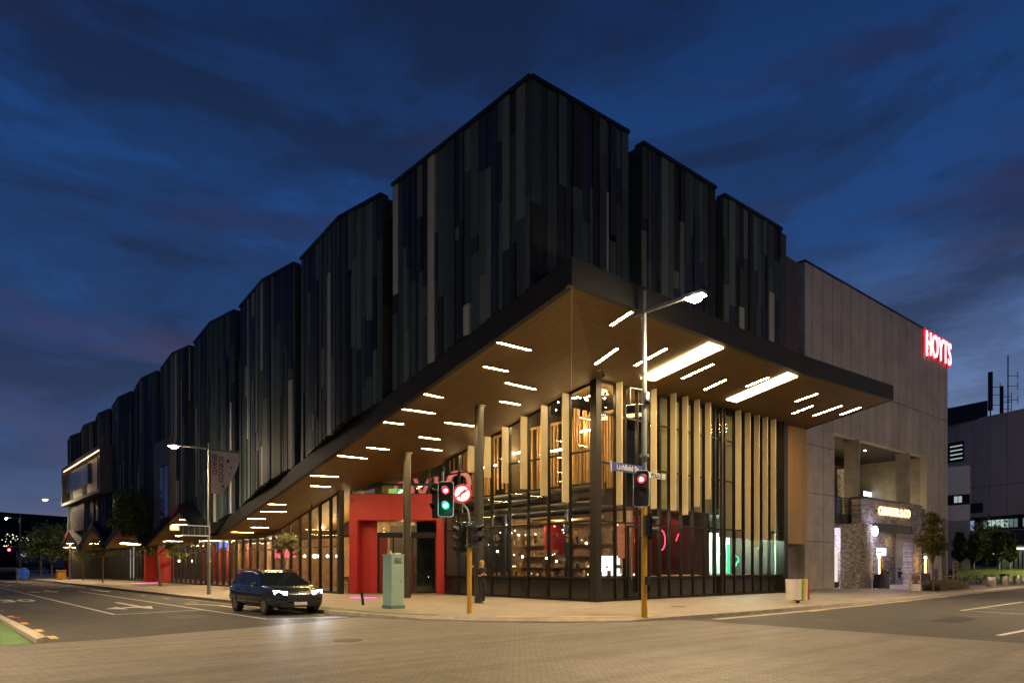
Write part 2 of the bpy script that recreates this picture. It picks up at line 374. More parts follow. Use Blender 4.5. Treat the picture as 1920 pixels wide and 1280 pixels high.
def strip(pts, w, z, m, name, closed=False):
    b = MB()
    pts = [Vector((p[0], p[1], 0)) for p in pts]
    Lp = []; Rp = []
    for i, p in enumerate(pts):
        d = (pts[min(i + 1, len(pts) - 1)] - pts[max(i - 1, 0)]).normalized(); n = Vector((-d.y, d.x, 0)) * w / 2
        Lp.append(p + n); Rp.append(p - n)
    for i in range(len(pts) - 1): b.poly([(Rp[i].x, Rp[i].y, z), (Rp[i + 1].x, Rp[i + 1].y, z), (Lp[i + 1].x, Lp[i + 1].y, z), (Lp[i].x, Lp[i].y, z)])
    return tag(b.build(name, m), kind='structure')
zp = RZ + .008
strip([(5.13, 75), (5.13, 25.9)], .12, zp, paint_w, 'lane_line'); strip([(8.17, 52), (8.17, 20.6)], .12, zp, paint_w, 'lane_line')
strip([(5.19, 25.95), (8.11, 26.6)], .14, zp, paint_w, 'stop_line'); strip([(8.23, 20.6), (10.5, 19.85)], .14, zp, paint_w, 'stop_line')
strip([(5.3, 73), (6.9, 79.5)], .12, zp, paint_w, 'island_line'); strip([(5.2, 70), (8.3, 79)], .12, zp, paint_w, 'island_line'); strip([(5.5, 66.5), (6.4, 72)], .1, zp, paint_w, 'island_line')
strip([(10.25, 36), (10.25, 21)], .1, zp, paint_y, 'kerb_line')
for y in (41, 45, 49, 53): strip([(8.17, y + 14), (8.17, y + 15.2)], .1, zp, paint_w, 'lane_dash')
for y in (32, 36.5, 41, 46, 52, 58): strip([(9.6, y), (9.6, y + 1.1)], .1, zp, paint_y, 'kerb_dash')
strip([(8.9, 31.5), (9.6, 29.2), (9.5, 24.6)], .22, zp, paint_w, 'lane_mark')
def arrow(cx, y0, y1, turn, name='turn_arrow'):
    b = MB(); z = zp
    b.poly([(cx - .1, y1, z), (cx - .1, y0 + 1.6, z), (cx + .12, y0 + 1.6, z), (cx + .12, y1, z)])
    if turn: # bent head towards the camera's left
        b.poly([(cx - .1, y0 + 1.6, z), (cx - .75, y0 + 1.25, z), (cx - .75, y0 + .7, z), (cx + .12, y0 + 1.1, z), (cx + .12, y0 + 1.6, z)])
        b.poly([(cx - .75, y0 + 1.9, z), (cx - 1.35, y0 + .7, z), (cx - .75, y0 - .1, z)])
    b.poly([(cx - .42, y0 + 1.55, z + .004), (cx, y0 - .5, z + .004), (cx + .44, y0 + 1.55, z + .004)])
    return tag(b.build(name, paint_w), kind='structure')
arrow(6.9, 28.9, 34.6, True); arrow(6.75, 51, 55, True); arrow(9.4, 49.5, 55, False)
o = text('30', 1.5, paint_w, None, Matrix.Translation((3.75, 39.3, zp)) @ Matrix.Rotation(R(0), 4, 'Z') @ Matrix.Diagonal((.95, 2.6, 1, 1)), .001, 'speed_marking', .03); tag(o, kind='structure')
# left green cycle lane with its kerb, yellow and red dashes
b = MB(); b.poly([(-1.5, 17.3, zp), (1.9, 17.25, zp), (2.0, 26.5, zp), (1.4, 40, zp), (-1.5, 40, zp)]); tag(b.build('cycle_lane', cycle_green), kind='structure')
b = MB(); b.prism([(1.98, 17.3), (2.22, 17.8), (2.14, 27), (1.55, 40), (1.4, 40), (1.96, 27)], RZ, RZ + .10); tag(b.build('lane_kerb', kerbm), kind='structure')
for y in (18.2, 20.4, 23.3, 26.8): strip([(2.43, y), (2.43, y + .75)], .16, zp, paint_y, 'yellow_dash')
red_paint = mat('red_road_paint', (.5, .05, .03), .6, var=.2, scale=6)
for x, y in ((2.5, 26.2), (2.45, 30.5)): strip([(x, y), (x, y + .6)], .2, zp + .004, red_paint, 'red_mark')
wear = mat('tar_patch', (.034, .031, .029), .6, var=.3, scale=3)
for (pts_) in (((6.2, 22.6), (7.4, 22.9), (7.3, 24.3), (6.1, 24.0)), ((22.5, 6.2), (25.2, 6.4), (25.1, 7.2), (22.4, 7.0)), ((3.4, 31), (4.3, 31), (4.3, 36), (3.4, 36))):
    b = MB(); b.poly([(x, y, RZ + .004) for x, y in pts_]); tag(b.build('road_patch', wear), kind='structure')
for (x, y) in ((7.2, 13.6), (20.6, 9.2)):
    b = MB(); b.tube([(x, y, RZ), (x, y, RZ + .006)], .32, 24); tag(b.build('manhole_cover', mat('iron_cover', (.08, .07, .06), .6, .4)), kind='structure')
# green cycle ramp on the corner, in front of the cabinet
b = MB(); b.poly([(10.86, 24.5, .008), (11.05, 19.4, .008), (11.95, 17.1, .008), (12.3, 17.3, .008), (11.6, 19.6, .008), (11.5, 24.5, .008)]); tag(b.build('cycle_ramp', mat('ramp_green', (.13, .17, .04), .7, var=.2)), kind='structure')
strip([(11.55, 26), (11.62, 19.7), (12.35, 17.3), (13.2, 15.9)], .12, .012, kerbm, 'ramp_edging')
# tactile paving
b = MB(); b.poly([(13.3, 15.6, .008), (12.9, 15.5, .008), (14.1, 14.15, .008), (15.7, 13.05, .008), (16.9, 12.6, .008), (17.05, 12.95, .008), (15.9, 13.5, .008), (14.3, 14.6, .008)]); tag(b.build('tactile_paving', tactile), kind='structure')
# paler edging strip and the gutter line on the right
strip([(20.8, 14.4), (27.5, 14.2), (36, 14.9), (52, 15.8)], .14, .006, kerbm, 'channel_edging')
strip([(18.5, 11.55), (23, 11.5), (30, 11.6), (42, 12.15), (60, 12.95), (110, 15.1)], .35, RZ + .006, kerbm, 'gutter')
for x in (24, 28.5, 33.5, 39.5, 47): strip([(x, 11.25 + (x - 24) * .035), (x + 1.6, 11.3 + (x - 24) * .035)], .12, zp + .004, paint_y, 'kerb_dash')
strip([(28.8, 7.87), (46, 7.9)], .1, zp, paint_w, 'bay_line'); strip([(28.8, 7.87), (28.0, 5.2)], .1, zp, paint_w, 'bay_line'); strip([(31, 7.8), (30.5, 5.9), (37, 5.9)], .08, zp, paint_w, 'bay_line'); strip([(19.1, 4.45), (22.6, 4.3)], .14, zp, paint_w, 'bay_line')
b = MB(); b.tube([(21.4, 14.9, .012), (21.4, 14.9, .014)], .3, 20); tag(b.build('manhole_cover', mat('iron_cover', (.08, .07, .06), .6, .4)), kind='structure')
# side street footpath on the far left
b = MB(); b.box(-40, -3.4, 22, 104, RZ, .0); tag(b.build('left_pavement', pav_slab), kind='structure')
# magenta lights set in the pavement
mag = emis('magenta_glow', (1, .16, .75), 2.2)
for i, (x, y, a) in enumerate(((16.1, 28.9, 0), (15.6, 66.5, .3))):
    b = MB(Matrix.Translation((x, y, 0)) @ Matrix.Rotation(math.atan2(-.6612, .7503) + a, 4, 'Z')); b.box(-.62 - i * .5, .62 + i * .5, -.045, .045, .008, .03); b.box(-.66 - i * .5, .66 + i * .5, -.07, .07, .002, .008, 1)
    tag(b.build('ground_light', [mag, dark_metal], off=(x, y, 0)), ['magenta light strip in the paving beside the green cabinet', 'pink light strip in the paving in front of the far red entrance'][i], 'ground light', 'strip lights set in the paving')

# ================================================================== CINEMA BUILDING
BO = (13.6, 12.95, 0)
B = emp('cinema_building', 'long dark cinema building with vertical metal cladding above a timber lined canopy and glass shopfronts', 'building', BO)
def part(mb, name, mats, parent=None, bev=0): return mb.build(name, mats, parent or B, BO, bev)
ROOF = 15.85
def fz(y): return max(9.26 - .208 * (y - 12.95), 3.2) # underside of the left fascia
# ---- core
b = MB()
b.prism([(13.95, 14.9), (28.6, 14.6), (28.6, 20.4), (60, 20.8), (60, 93.2), (14.0, 93.2)], ROOF - .9, ROOF - .35)
part(b, 'roof', core_m)
b = MB(); b.box(14.0, 60, 93.0, 93.3, 0, ROOF - .9); part(b, 'end_wall', core_m)
b = MB(); b.box(28.2, 28.55, 14.45, 21, 10.0, ROOF - .9); b.box(28.2, 41.3, 20.7, 21, 9.9, ROOF - .9); part(b, 'rear_wall', core_m)
# ---- cladding bays
def bay(pts, zbot, nseed, toward):
    """pts: plan polyline of the bay face (outer), toward: inward normal sign; zbot(x,y)"""
    rr = random.Random(nseed); b = MB()
    tot = 0; segs = []
    for i in range(len(pts) - 1):
        a = Vector((*pts[i], 0)); c = Vector((*pts[i + 1], 0)); L_ = (c - a).length; segs.append((a, (c - a).normalized(), L_))
    prev = -1
    for a, d, L_ in segs:
        n = Vector((d.y, -d.x, 0)) * toward
        t = 0
        while t < L_ - .02:
            w = rr.choice([.16, .22, .26, .30, .34, .42]); w = min(w, L_ - t)
            if L_ - t - w < .12: w = L_ - t
            p0 = a + d * t; p1 = a + d * (t + w - .022)
            zb = min(zbot(p0.x, p0.y), zbot(p1.x, p1.y)); zs = [zb]
            k = rr.choice([0, 1, 1, 2, 2])
            for _ in range(k): zs.append(rr.uniform(zb + .8, ROOF - 1.2))
            zs = sorted(zs) + [ROOF - .12]
            for j in range(len(zs) - 1):
                if zs[j + 1] - zs[j] < .3: continue
                mi = rr.choices(range(5), [5, 7, 6, 4.5, 2.2])[0]
                if rr.random() < .055 and w < .45: mi = 5
                if mi == prev: mi = (mi + 1) % 5
                prev = mi
                off = n * rr.choice([0, .012, .03, .055])
                q0 = p0 + off; q1 = p1 + off; i0 = p0 - n * .12; i1 = p1 - n * .12
                z0, z1 = zs[j], zs[j + 1] - .006
                b._a([(q0.x, q0.y, z0), (q1.x, q1.y, z0), (q1.x, q1.y, z1), (q0.x, q0.y, z1), (i0.x, i0.y, z0), (i1.x, i1.y, z0), (i1.x, i1.y, z1), (i0.x, i0.y, z1)],
                     [(0, 1, 2, 3), (4, 7, 6, 5), (0, 3, 7, 4), (1, 5, 6, 2), (0, 4, 5, 1), (3, 2, 6, 7)], mi)
            t += w
    # cap flashing and backing wall following the same plan
    for a, d, L_ in segs:
        n = Vector((d.y, -d.x, 0)) * toward
        p0 = a; p1 = a + d * L_
        q = [p0 + n * .09, p1 + n * .09, p1 - n * .3, p0 - n * .3]
        b._a([(v.x, v.y, ROOF - .115) for v in q] + [(v.x, v.y, ROOF) for v in q], [(3, 2, 1, 0), (4, 5, 6, 7), (0, 1, 5, 4), (1, 2, 6, 5), (2, 3, 7, 6), (3, 0, 4, 7)], 6)
        q = [p0 - n * .125, p1 - n * .125, p1 - n * .28, p0 - n * .28]
        zb = [zbot(v.x, v.y) for v in q]
        b._a([(v.x, v.y, z) for v, z in zip(q, zb)] + [(v.x, v.y, ROOF - .12) for v in q], [(3, 2, 1, 0), (4, 5, 6, 7), (0, 1, 5, 4), (1, 2, 6, 5), (2, 3, 7, 6), (3, 0, 4, 7)], 0)
    # returns at both ends
    for (p, d, s_) in ((segs[0][0], segs[0][1], -1), (segs[-1][0] + segs[-1][1] * segs[-1][2], segs[-1][1], 1)):
        n = Vector((d.y, -d.x, 0)) * toward
        e = p + d * (.02 * s_); q = [e, e - n * .75, e - n * .75 - d * (.06 * s_), e - d * (.06 * s_)]
        z0 = zbot(p.x, p.y)
        b._a([(v.x, v.y, z0) for v in q] + [(v.x, v.y, ROOF - .12) for v in q], [(3, 2, 1, 0), (4, 5, 6, 7), (0, 1, 5, 4), (1, 2, 6, 5), (2, 3, 7, 6), (3, 0, 4, 7)], 1)
    return part(b, 'cladding_bay', CL + [dark_metal])
VAL = [(41.9, 3.24), (55.0, 2.95), (69.0, 3.05), (81.5, 3.1), (94, 3.2)]; PK = [(46.8, 4.95), (62.0, 5.1), (74.5, 5.15), (87.5, 4.9)]
def zprof(y):
    for i, (py, pz) in enumerate(PK):
        (y0, z0), (y1, z1) = VAL[i], VAL[i + 1]
        if y0 <= y <= py: return z0 + (y - y0) / (py - y0) * (pz - z0)
        if py <= y <= y1: return pz + (y - py) / (y1 - py) * (z1 - pz)
    return 3.2
zl = lambda x, y: (fz(y) + .755) if y < 41.5 else zprof(y) + .25
LB = [[(13.6, 14.6), (13.6, 22.2)], [(13.62, 23.0), (13.22, 25.7), (13.66, 30.35)], [(13.62, 30.95), (13.25, 33.9), (13.66, 38.2)], [(13.62, 38.9), (13.25, 41.9), (13.66, 46.3)],
      [(13.62, 47.1), (13.25, 49.6), (13.66, 54.0)], [(13.62, 54.8), (13.25, 57.6), (13.66, 61.8)], [(13.62, 62.6), (13.25, 65.5), (13.66, 70.0)], [(13.62, 70.9), (13.25, 73.7), (13.66, 77.2)],
      [(13.62, 78.0), (13.25, 80.8), (13.66, 85.0)], [(13.62, 85.8), (13.25, 88.5), (13.66, 93.2)]]
for i, p in enumerate(LB): bay(p, zl, 100 + i, -1)
zr = lambda x, y: 10.0
RB = [[(13.6, 14.6), (17.78, 14.38)], [(18.55, 14.42), (22.85, 14.3)], [(23.5, 14.36), (27.75, 14.2)]]
for i, p in enumerate(RB): bay(p, zr, 300 + i, 1)
b = MB(); b.box(27.7, 28.3, 14.25, 20.9, 10.0, ROOF - .12); part(b, 'side_wall', CL[1])
# recesses between the bays
for i in range(len(LB) - 1):
    y0 = LB[i][-1][1]; y1 = LB[i + 1][0][1]; z0 = zl(0, y0)
    b = MB(); b.box(14.18, 14.3, y0 - .1, y1 + .1, z0, ROOF - .3); part(b, 'recess_wall', CL[3])
for i in range(2):
    x0 = RB[i][-1][0]; x1 = RB[i + 1][0][0]; b = MB(); b.box(x0 - .1, x1 + .1, 14.92, 15.05, 10.0, ROOF - .3); part(b, 'recess_wall', CL[3])
blue_pane = mat('twilight_window_glass', (.10, .13, .26), .08, .6, var=.0)
dim_pane = emis('dim_lit_window', (.8, .5, .35), .12, (.05, .04, .04))
for (x0, x1, y0, y1, z0, z1, m) in ((17.86, 18.46, 14.86, 14.9, 10.05, 12.0, blue_pane), (14.12, 14.16, 22.35, 22.9, 8.3, 11.6, dim_pane), (13.05, 13.1, 49.9, 52.1, 4.4, 8.35, blue_pane)):
    fr = MB()
    if x1 - x0 > y1 - y0:
        fr.box(x0 - .05, x1 + .05, y1, y1 + .05, z0 - .05, z1 + .05)
        w = part(fr, 'window', dark_metal); pb = MB(); pb.box(x0, x1, y0, y1 - .004, z0, z1)
    else:
        fr.box(x1, x1 + .5 if x0 < 13.5 else x1 + .05, y0 - .05, y1 + .05, z0 - .05, z1 + .05)
        if x0 < 13.5:
            fr.box(x0 - .03, x0 + .02, (y0 + y1) / 2 - .03, (y0 + y1) / 2 + .03, z0, z1)
        w = part(fr, 'window', [dark_metal]); pb = MB(); pb.box(x0, x1 - .004, y0, y1, z0, z1)
    part(pb, 'pane', m, w)
# projecting grey surround of the tall blue window
b = MB(); b.box(13.0, 13.6, 49.35, 49.85, 3.9, 10.2); b.box(13.0, 13.6, 52.15, 53.4, 3.9, 10.2); b.box(13.0, 13.6, 49.85, 52.15, 8.42, 10.2); part(b, 'window_surround', mat('warm_grey_panel', (.10, .09, .08), .6, var=.12))

# ---- canopy: fascia and folded timber soffit
Cc = (13.6, 12.95, 9.26); E1 = (27.5, 12.95, 9.33); E2 = (36.9, 13.0, 9.82); E3 = (41.2, 19.6, 9.9); G2 = (37.5, 19.35, 9.75); G1 = (27, 19.35, 9.6); G0 = (21.6, 19.2, 9.33); Mi = (21.6, 20.6, 9.07)
Lp = lambda x, y: 9.26 - .208 * (y - 12.95) + .175 * (x - 13.6)
A1 = (21.6, 33.6, Lp(21.6, 33.6)); V0 = (13.6, 41.9, Lp(13.6, 41.9)); V1 = (17.6, 43.6, 3.52); A2 = (21.6, 44, 3.6)
TR = [(Cc, G0, Mi), (Cc, E1, G1), (Cc, G1, G0), (E1, G2, G1), (E1, E2, G2), (E2, E3, G2)]
TL = [(Cc, Mi, A1), (Cc, A1, V0), (A1, A2, V1), (A1, V1, V0)]
def soff_z(x, y):
    for tri in TR + TL:
        (x1, y1, z1), (x2, y2, z2), (x3, y3, z3) = tri
        D = (y2 - y3) * (x1 - x3) + (x3 - x2) * (y1 - y3); a = ((y2 - y3) * (x - x3) + (x3 - x2) * (y - y3)) / D; c = ((y3 - y1) * (x - x3) + (x1 - x3) * (y - y3)) / D
        if a > -.001 and c > -.001 and a + c < 1.001: return a * z1 + c * z2 + (1 - a - c) * z3
    return Lp(x, y) if y > 16 else 9.3
b = MB()
for t in TR[1:]: b._a(list(t), [(0, 2, 1)])
b._a([G2, E3, (41.2, 22, 9.9), (37.5, 22, 9.8)], [(0, 3, 2, 1)]); b._a([G0, G1, (27, 22, 9.6), (21.6, 22, 9.33)], [(0, 3, 2, 1)]); b._a([G1, G2, (37.5, 22, 9.8), (27, 22, 9.6)], [(0, 3, 2, 1)])
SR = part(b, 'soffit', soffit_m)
b = MB()
b._a(list(TR[0]), [(0, 2, 1)])
for t in TL: b._a(list(t), [(0, 2, 1)])
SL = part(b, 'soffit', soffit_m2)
# thin trim along the mitre
b = MB(); b.tube([(Cc[0] + .05, Cc[1] + .05, Cc[2] - .004), (21.5, 20.5, 9.08)], .012, 4); part(b, 'mitre_trim', mat('trim_alu', (.3, .28, .25), .4, .8, var=0), SR)
# fascia: right run, end, and the long raking left run
b = MB(); T = .25
def run(p, q, zp0, zp1, h0, h1, n):
    n = Vector(n)
    a = Vector((*p, 0)); c = Vector((*q, 0)); i0 = a - n * T; i1 = c - n * T
    b._a([(a.x, a.y, zp0 - .03), (c.x, c.y, zp1 - .03), (c.x, c.y, zp1 + h1), (a.x, a.y, zp0 + h0), (i0.x, i0.y, zp0 + .004), (i1.x, i1.y, zp1 + .004), (i1.x, i1.y, zp1 + h1), (i0.x, i0.y, zp0 + h0)],
         [(0, 1, 2, 3), (4, 7, 6, 5), (0, 3, 7, 4), (1, 5, 6, 2), (0, 4, 5, 1), (3, 2, 6, 7)])
run((13.6, 12.95), (27.5, 12.95), 9.26, 9.33, .73, .73, (0, -1, 0)); run((27.5, 12.95), (36.9, 13.0), 9.33, 9.82, .73, .70, (0, -1, 0)); run((36.9, 13.0), (41.25, 19.6), 9.82, 9.9, .70, .6, (.8, -.5, 0))
run((13.6, 41.9), (13.6, 13.2), V0[2], 9.208, .66, .74, (-1, 0, 0))
part(b, 'fascia', fascia_m)
b = MB(); b._a([(13.8, 13.2, 9.97), (27.5, 13.2, 10.03), (36.8, 13.2, 10.5), (41.2, 19.7, 10.5), (41.2, 21, 10.5), (27.5, 21, 10.03), (13.8, 16, 9.97)], [(0, 1, 5, 6), (1, 2, 3, 4, 5)]); part(b, 'canopy_top', core_m)
# strip lights let into the soffit
SLT = [((13.93, 16.49), (15.73, 16.92)), ((14.81, 18.25), (16.18, 18.59)), ((16.97, 19.6), (19.06, 20.22)), ((18.25, 21.45), (19.72, 21.88)), ((13.95, 20.6), (15.0, 20.98)), ((13.94, 22.02), (15.78, 22.61)), ((13.9, 23.35), (14.99, 23.7)), ((17.11, 23.72), (19.12, 24.36)), ((16.96, 25.46), (18.4, 25.99)), ((18.26, 27.17), (19.82, 27.81)), ((14.93, 26.47), (16.3, 27.0)), ((13.96, 27.33), (15.84, 28.16)), ((14.05, 30.19), (15.79, 30.89)), ((14.97, 32.13), (16.29, 32.74)), ((13.98, 34.99), (15.14, 35.6)), ((14.15, 36.48), (15.96, 37.42)), ((13.95, 37.86), (15.2, 38.6)), ((15.12, 40.39), (16.45, 41.21)), ((14.17, 41.0), (15.8, 41.95))]
SRT = [((17.14, 14.58), (16.56, 13.25)), ((19.9, 17.69), (19.2, 16.02)), ((21.52, 17.06), (20.52, 14.85)), ((24.64, 17.01), (23.5, 14.8)), ((27.07, 17.49), (26.05, 15.8)), ((27.74, 15.79), (26.88, 14.32)), ((32.42, 15.83), (31.62, 14.43)), ((35.44, 17.51), (34.35, 15.92)), ((37.24, 17.18), (35.8, 15.08)), ((38.39, 16.23), (37.28, 14.76))]
def strip_light(p, q, zf, par, em=None):
    a = Vector((*p, zf(*p))); c = Vector((*q, zf(*q))); d = (c - a).normalized(); s_ = d.cross(Vector((0, 0, 1))).normalized() * .052
    up = s_.cross(d).normalized(); up = up if up.z > 0 else -up
    b = MB(); e = [a - s_, a + s_, c + s_, c - s_]
    lo = [v - up * .014 for v in e]; hi = [v - up * .002 for v in e]; g_ = [v - up * .006 for v in (a - s_ * 1.5 - d * .02, a + s_ * 1.5 - d * .02, c + s_ * 1.5 + d * .02, c - s_ * 1.5 + d * .02)]
    b._a([tuple(v) for v in lo], [(0, 1, 2, 3)], 0); b._a([tuple(v) for v in lo + hi], [(0, 4, 5, 1), (1, 5, 6, 2), (2, 6, 7, 3), (3, 7, 4, 0)], 1); b._a([tuple(v) for v in g_], [(0, 1, 2, 3)], 1)
    return part(b, 'strip_light', [em or strip_e, dark_metal], par)
for p, q in SLT: strip_light(p, q, soff_z, SL)
for p, q in SRT: strip_light(p, q, soff_z, SR)
# two big light slots: recessed trays with a glowing base and sloping side
tray_m = mat('white_tray', (.75, .72, .66), .5, var=0)
for Q in (((23.18, 18.07), (20.88, 13.32), (21.78, 13.29), (24.08, 18.02)), ((29.6, 17.92), (26.61, 13.35), (27.47, 13.35), (30.47, 17.88))):
    b = MB(); e = [Vector((x, y, soff_z(x, y) - .012)) for x, y in Q]
    lo = [v - Vector((0, 0, .03)) for v in e]
    b._a([tuple(v) for v in lo + e], [(0, 1, 2, 3), (4, 7, 6, 5), (0, 4, 5, 1), (1, 5, 6, 2), (2, 6, 7, 3), (3, 7, 4, 0)])
    part(b, 'slot_light', slot_e, SR)
# ceiling cameras / small fittings
for x, y in ((20.9, 18.2), (37.0, 19.0), (16.9, 36.2)):
    z = soff_z(x, y); b = MB(); b.tube([(x, y, z), (x, y, z - .14)], .03, 6); b.ball((x, y - .03, z - .2), .075, 0, 8); part(b, 'camera_dome', black_m, SR if y < 20 else SL)

# ---- folded canopies further up the side street
cano = []
for i, (py, pz) in enumerate(PK):
    (y0, z0), (y1, z1) = VAL[i], VAL[i + 1]
    b = MB(); xo = 12.85; xi = 17.65; ZI = 3.5
    th = .5
    for (ya, za, yb, zb) in ((y0, z0, py, pz), (py, pz, y1, z1)):
        b._a([(xo, ya, za), (xo, yb, zb), (xi, yb, ZI), (xi, ya, ZI)], [(0, 1, 2), (0, 2, 3)], 0)
        b._a([(xo, ya, za - .02), (xo, yb, zb - .02), (xo, yb, zb + th), (xo, ya, za + th)], [(0, 1, 2, 3)], 1)
        b._a([(xo, ya, za - .02), (xo, yb, zb - .02), (xo + .12, yb, zb - .02), (xo + .12, ya, za - .02)], [(0, 3, 2, 1)], 1)
        b._a([(xo, ya, za + th), (xo, yb, zb + th), (14.3, yb, zb + th + .5), (14.3, ya, za + th + .5)], [(0, 3, 2, 1)], 1)
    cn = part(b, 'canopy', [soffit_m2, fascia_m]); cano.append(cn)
    # red painted ridge flashing
    b = MB(); b._a([(xo - .02, py + 1.7, pz - .35), (xo - .02, py, pz + .25), (xo - .02, py, pz + th + .05), (xo - .02, py + 2.0, pz + .0)], [(0, 1, 2, 3)], 0); b._a([(xo + .1, py + 1.7, pz - .35), (xo + .1, py, pz + .25), (xo + .1, py, pz + th + .05), (xo + .1, py + 2.0, pz + .0)], [(3, 2, 1, 0)], 0)
    part(b, 'ridge_flashing', mat('red_ridge_%d' % i, (.5, .03, .035), .5, var=.1), cn)
    f = lambda x, y: (z0 + (y - y0) / (py - y0) * (pz - z0) if y < py else pz + (y - py) / (y1 - py) * (z1 - pz)) * 1.0
    f0 = f; f = lambda x, y, f0=f0: f0(x, y) + (x - 12.85) / 4.8 * (3.5 - f0(x, y))
    spots = {0: [(337, 974, 347, 974), (323, 983, 350, 983), (329, 1004, 341, 1004), (306, 1014, 342, 1014), (374, 1014, 408, 1014)],
             1: [(239, 976, 252, 976), (250, 997, 266, 997), (226, 1005, 257, 1005)],
             2: [(167, 1019, 197, 1019), (186, 1014, 196, 1014), (177, 1001, 186, 1001)],
             3: [(119, 1026, 144, 1026), (125, 1018, 141, 1018)]}[i]
    def hit(px_, py_):
        best = None
        for k in range(95):
            x = 12.9 + k * .05; y, z = atx(px_, py_, x)
            if y0 + .2 < y < y1 - .2:
                e_ = abs(z - f(x, y))
                if best is None or e_ < best[0]: best = (e_, x, y)
        return best
    for (xa, ya_, xb, yb_) in spots:
        h0, h1 = hit(xa, ya_), hit(xb, yb_)
        if h0 and h1 and h0[0] < .12 and h1[0] < .12 and abs(h0[2] - h1[2]) < 4: strip_light(h0[1:], h1[1:], f, cn, strip_b)
        else:
            xm = 14.6; ym, zm = atx((xa + xb) / 2, ya_, xm); ym = min(max(ym, y0 + 1.2), y1 - 1.2); strip_light((xm - .8, ym - .3), (xm + .8, ym + .3), f, cn, strip_b); print('canopy strip fallback', i, xa)

# ---- columns
for x, y, zt, r in ((17.76, 27.73, 7.3, .19), (17.5, 21.9, 8.35, .19)):
    b = MB(); zt = soff_z(x, y); b.tube([(x, y, 0), (x, y, zt)], r, 24); b.tube([(x, y, zt - .05), (x, y, zt - .004)], r + .07, 24); part(b, 'column', col_m)
# ---- glazing
def bayglass(p0, p1, zt0, zt1, n, base=1.0, bars=(3.4,), mull=.07, depth=.16, pane=None, nomull=False):
    """one shopfront bay from p0 to p1; n = outward normal"""
    a = Vector((*p0, 0)); c = Vector((*p1, 0)); d = (c - a).normalized(); n = Vector(n); L_ = (c - a).length
    Mx = Matrix((d, -n, Vector((0, 0, 1)))).transposed().to_4x4(); Mx.translation = a
    b = MB(Mx)
    b._a([(-mull / 2, -depth / 2, 0), (mull / 2, -depth / 2, 0), (mull / 2, depth / 2, 0), (-mull / 2, depth / 2, 0), (-mull / 2, -depth / 2, zt0), (mull / 2, -depth / 2, zt0), (mull / 2, depth / 2, zt0), (-mull / 2, depth / 2, zt0)],
         [(0, 1, 5, 4), (1, 2, 6, 5), (2, 3, 7, 6), (3, 0, 4, 7), (4, 5, 6, 7)])
    for z in bars:
        if z < min(zt0, zt1) - .15: b.box(mull / 2, L_ - mull / 2, -.055, .055, z - .035, z + .035)
    b.box(mull / 2, L_ - mull / 2, -.06, .06, 0, .12)
    if base: b.box(mull / 2, L_ - mull / 2, -.02, .03, .12, base - .04, 1); b.box(mull / 2, L_ - mull / 2, -.07, .07, base - .04, base + .04)
    b._a([(mull / 2, -.06, zt0 - .1), (L_ - mull / 2, -.06, zt1 - .1), (L_ - mull / 2, -.06, zt1 + .02), (mull / 2, -.06, zt0 + .02)], [(0, 1, 2, 3)])
    w = part(b, 'shop_window', [dark_metal, spandrel])
    z0 = (base or .1) + .03
    g = MB(Mx); g._a([(mull / 2, 0, z0), (L_ - mull / 2, 0, z0), (L_ - mull / 2, 0, zt1 - .05), (mull / 2, 0, zt0 - .05)], [(0, 1, 2, 3)])
    part(g, 'pane', pane or pane_m, w)
    return w
ys = [19.2, 20.67, 22.0, 23.35, 24.67, 26.0, 27.32, 28.7, 30.0]
for i in range(len(ys) - 1): bayglass((21.6, ys[i]), (21.6, ys[i + 1]), Lp(21.6, max(ys[i], 20.6)) + (.2 if ys[i] < 20 else 0), Lp(21.6, max(ys[i + 1], 20.6)), (-1, 0, 0), bars=(3.4, 5.0, 6.4))
xs = [21.6, 22.85, 23.5, 24.35, 25.2, 26.0, 26.75, 27.7, 28.68, 29.65, 30.6, 31.5, 32.46, 33.41, 34.35, 35.25, 36.15, 37.3]
for i in range(len(xs) - 1): bayglass((xs[i], 19.2), (xs[i + 1], 19.2), 9.33 + (xs[i] - 21.6) * .03, 9.33 + (xs[i + 1] - 21.6) * .03, (0, -1, 0), bars=(3.4, 5.9, 8.0) if i % 5 else (3.4, 5.9, 8.0), mull=.06 if i % 5 else .13)
mat('post_paint', (.03, .028, .024), .35, .4, var=.05)
for bx in (((21.42, 21.75, 19.0, 19.35, 0, 9.34),), ((37.3, 37.75, 18.9, 19.4, .5, 9.74), (37.25, 37.8, 18.85, 19.45, 0, .5)), ((31.0, 31.16, 19.02, 19.12, 0, 9.6),)):
    b = MB()
    for q_ in bx: b.box(*q_)
    part(b, 'corner_post', MATS['post_paint'])
yc = 33.9
while yc < 123:
    y2 = yc + 1.34
    if 67.6 < yc + .6 < 73.6 or (111.5 < yc + .6 < 119.4): yc = y2; continue
    def ct(y):
        if y <= 43.6: return Lp(17.6, y)
        return 3.47
    bayglass((17.6, yc), (17.6, y2), ct(yc), ct(y2), (-1, 0, 0), base=0, bars=(2.6,), mull=.09 if yc < 56 else .1); yc = y2
for y in (33.95, 57.4, 91, 101): b = MB(); b.box(17.35, 17.5, y - .12, y + .12, 0, 5.9 if y < 40 else 3.45); part(b, 'facade_post', MATS['post_paint'])
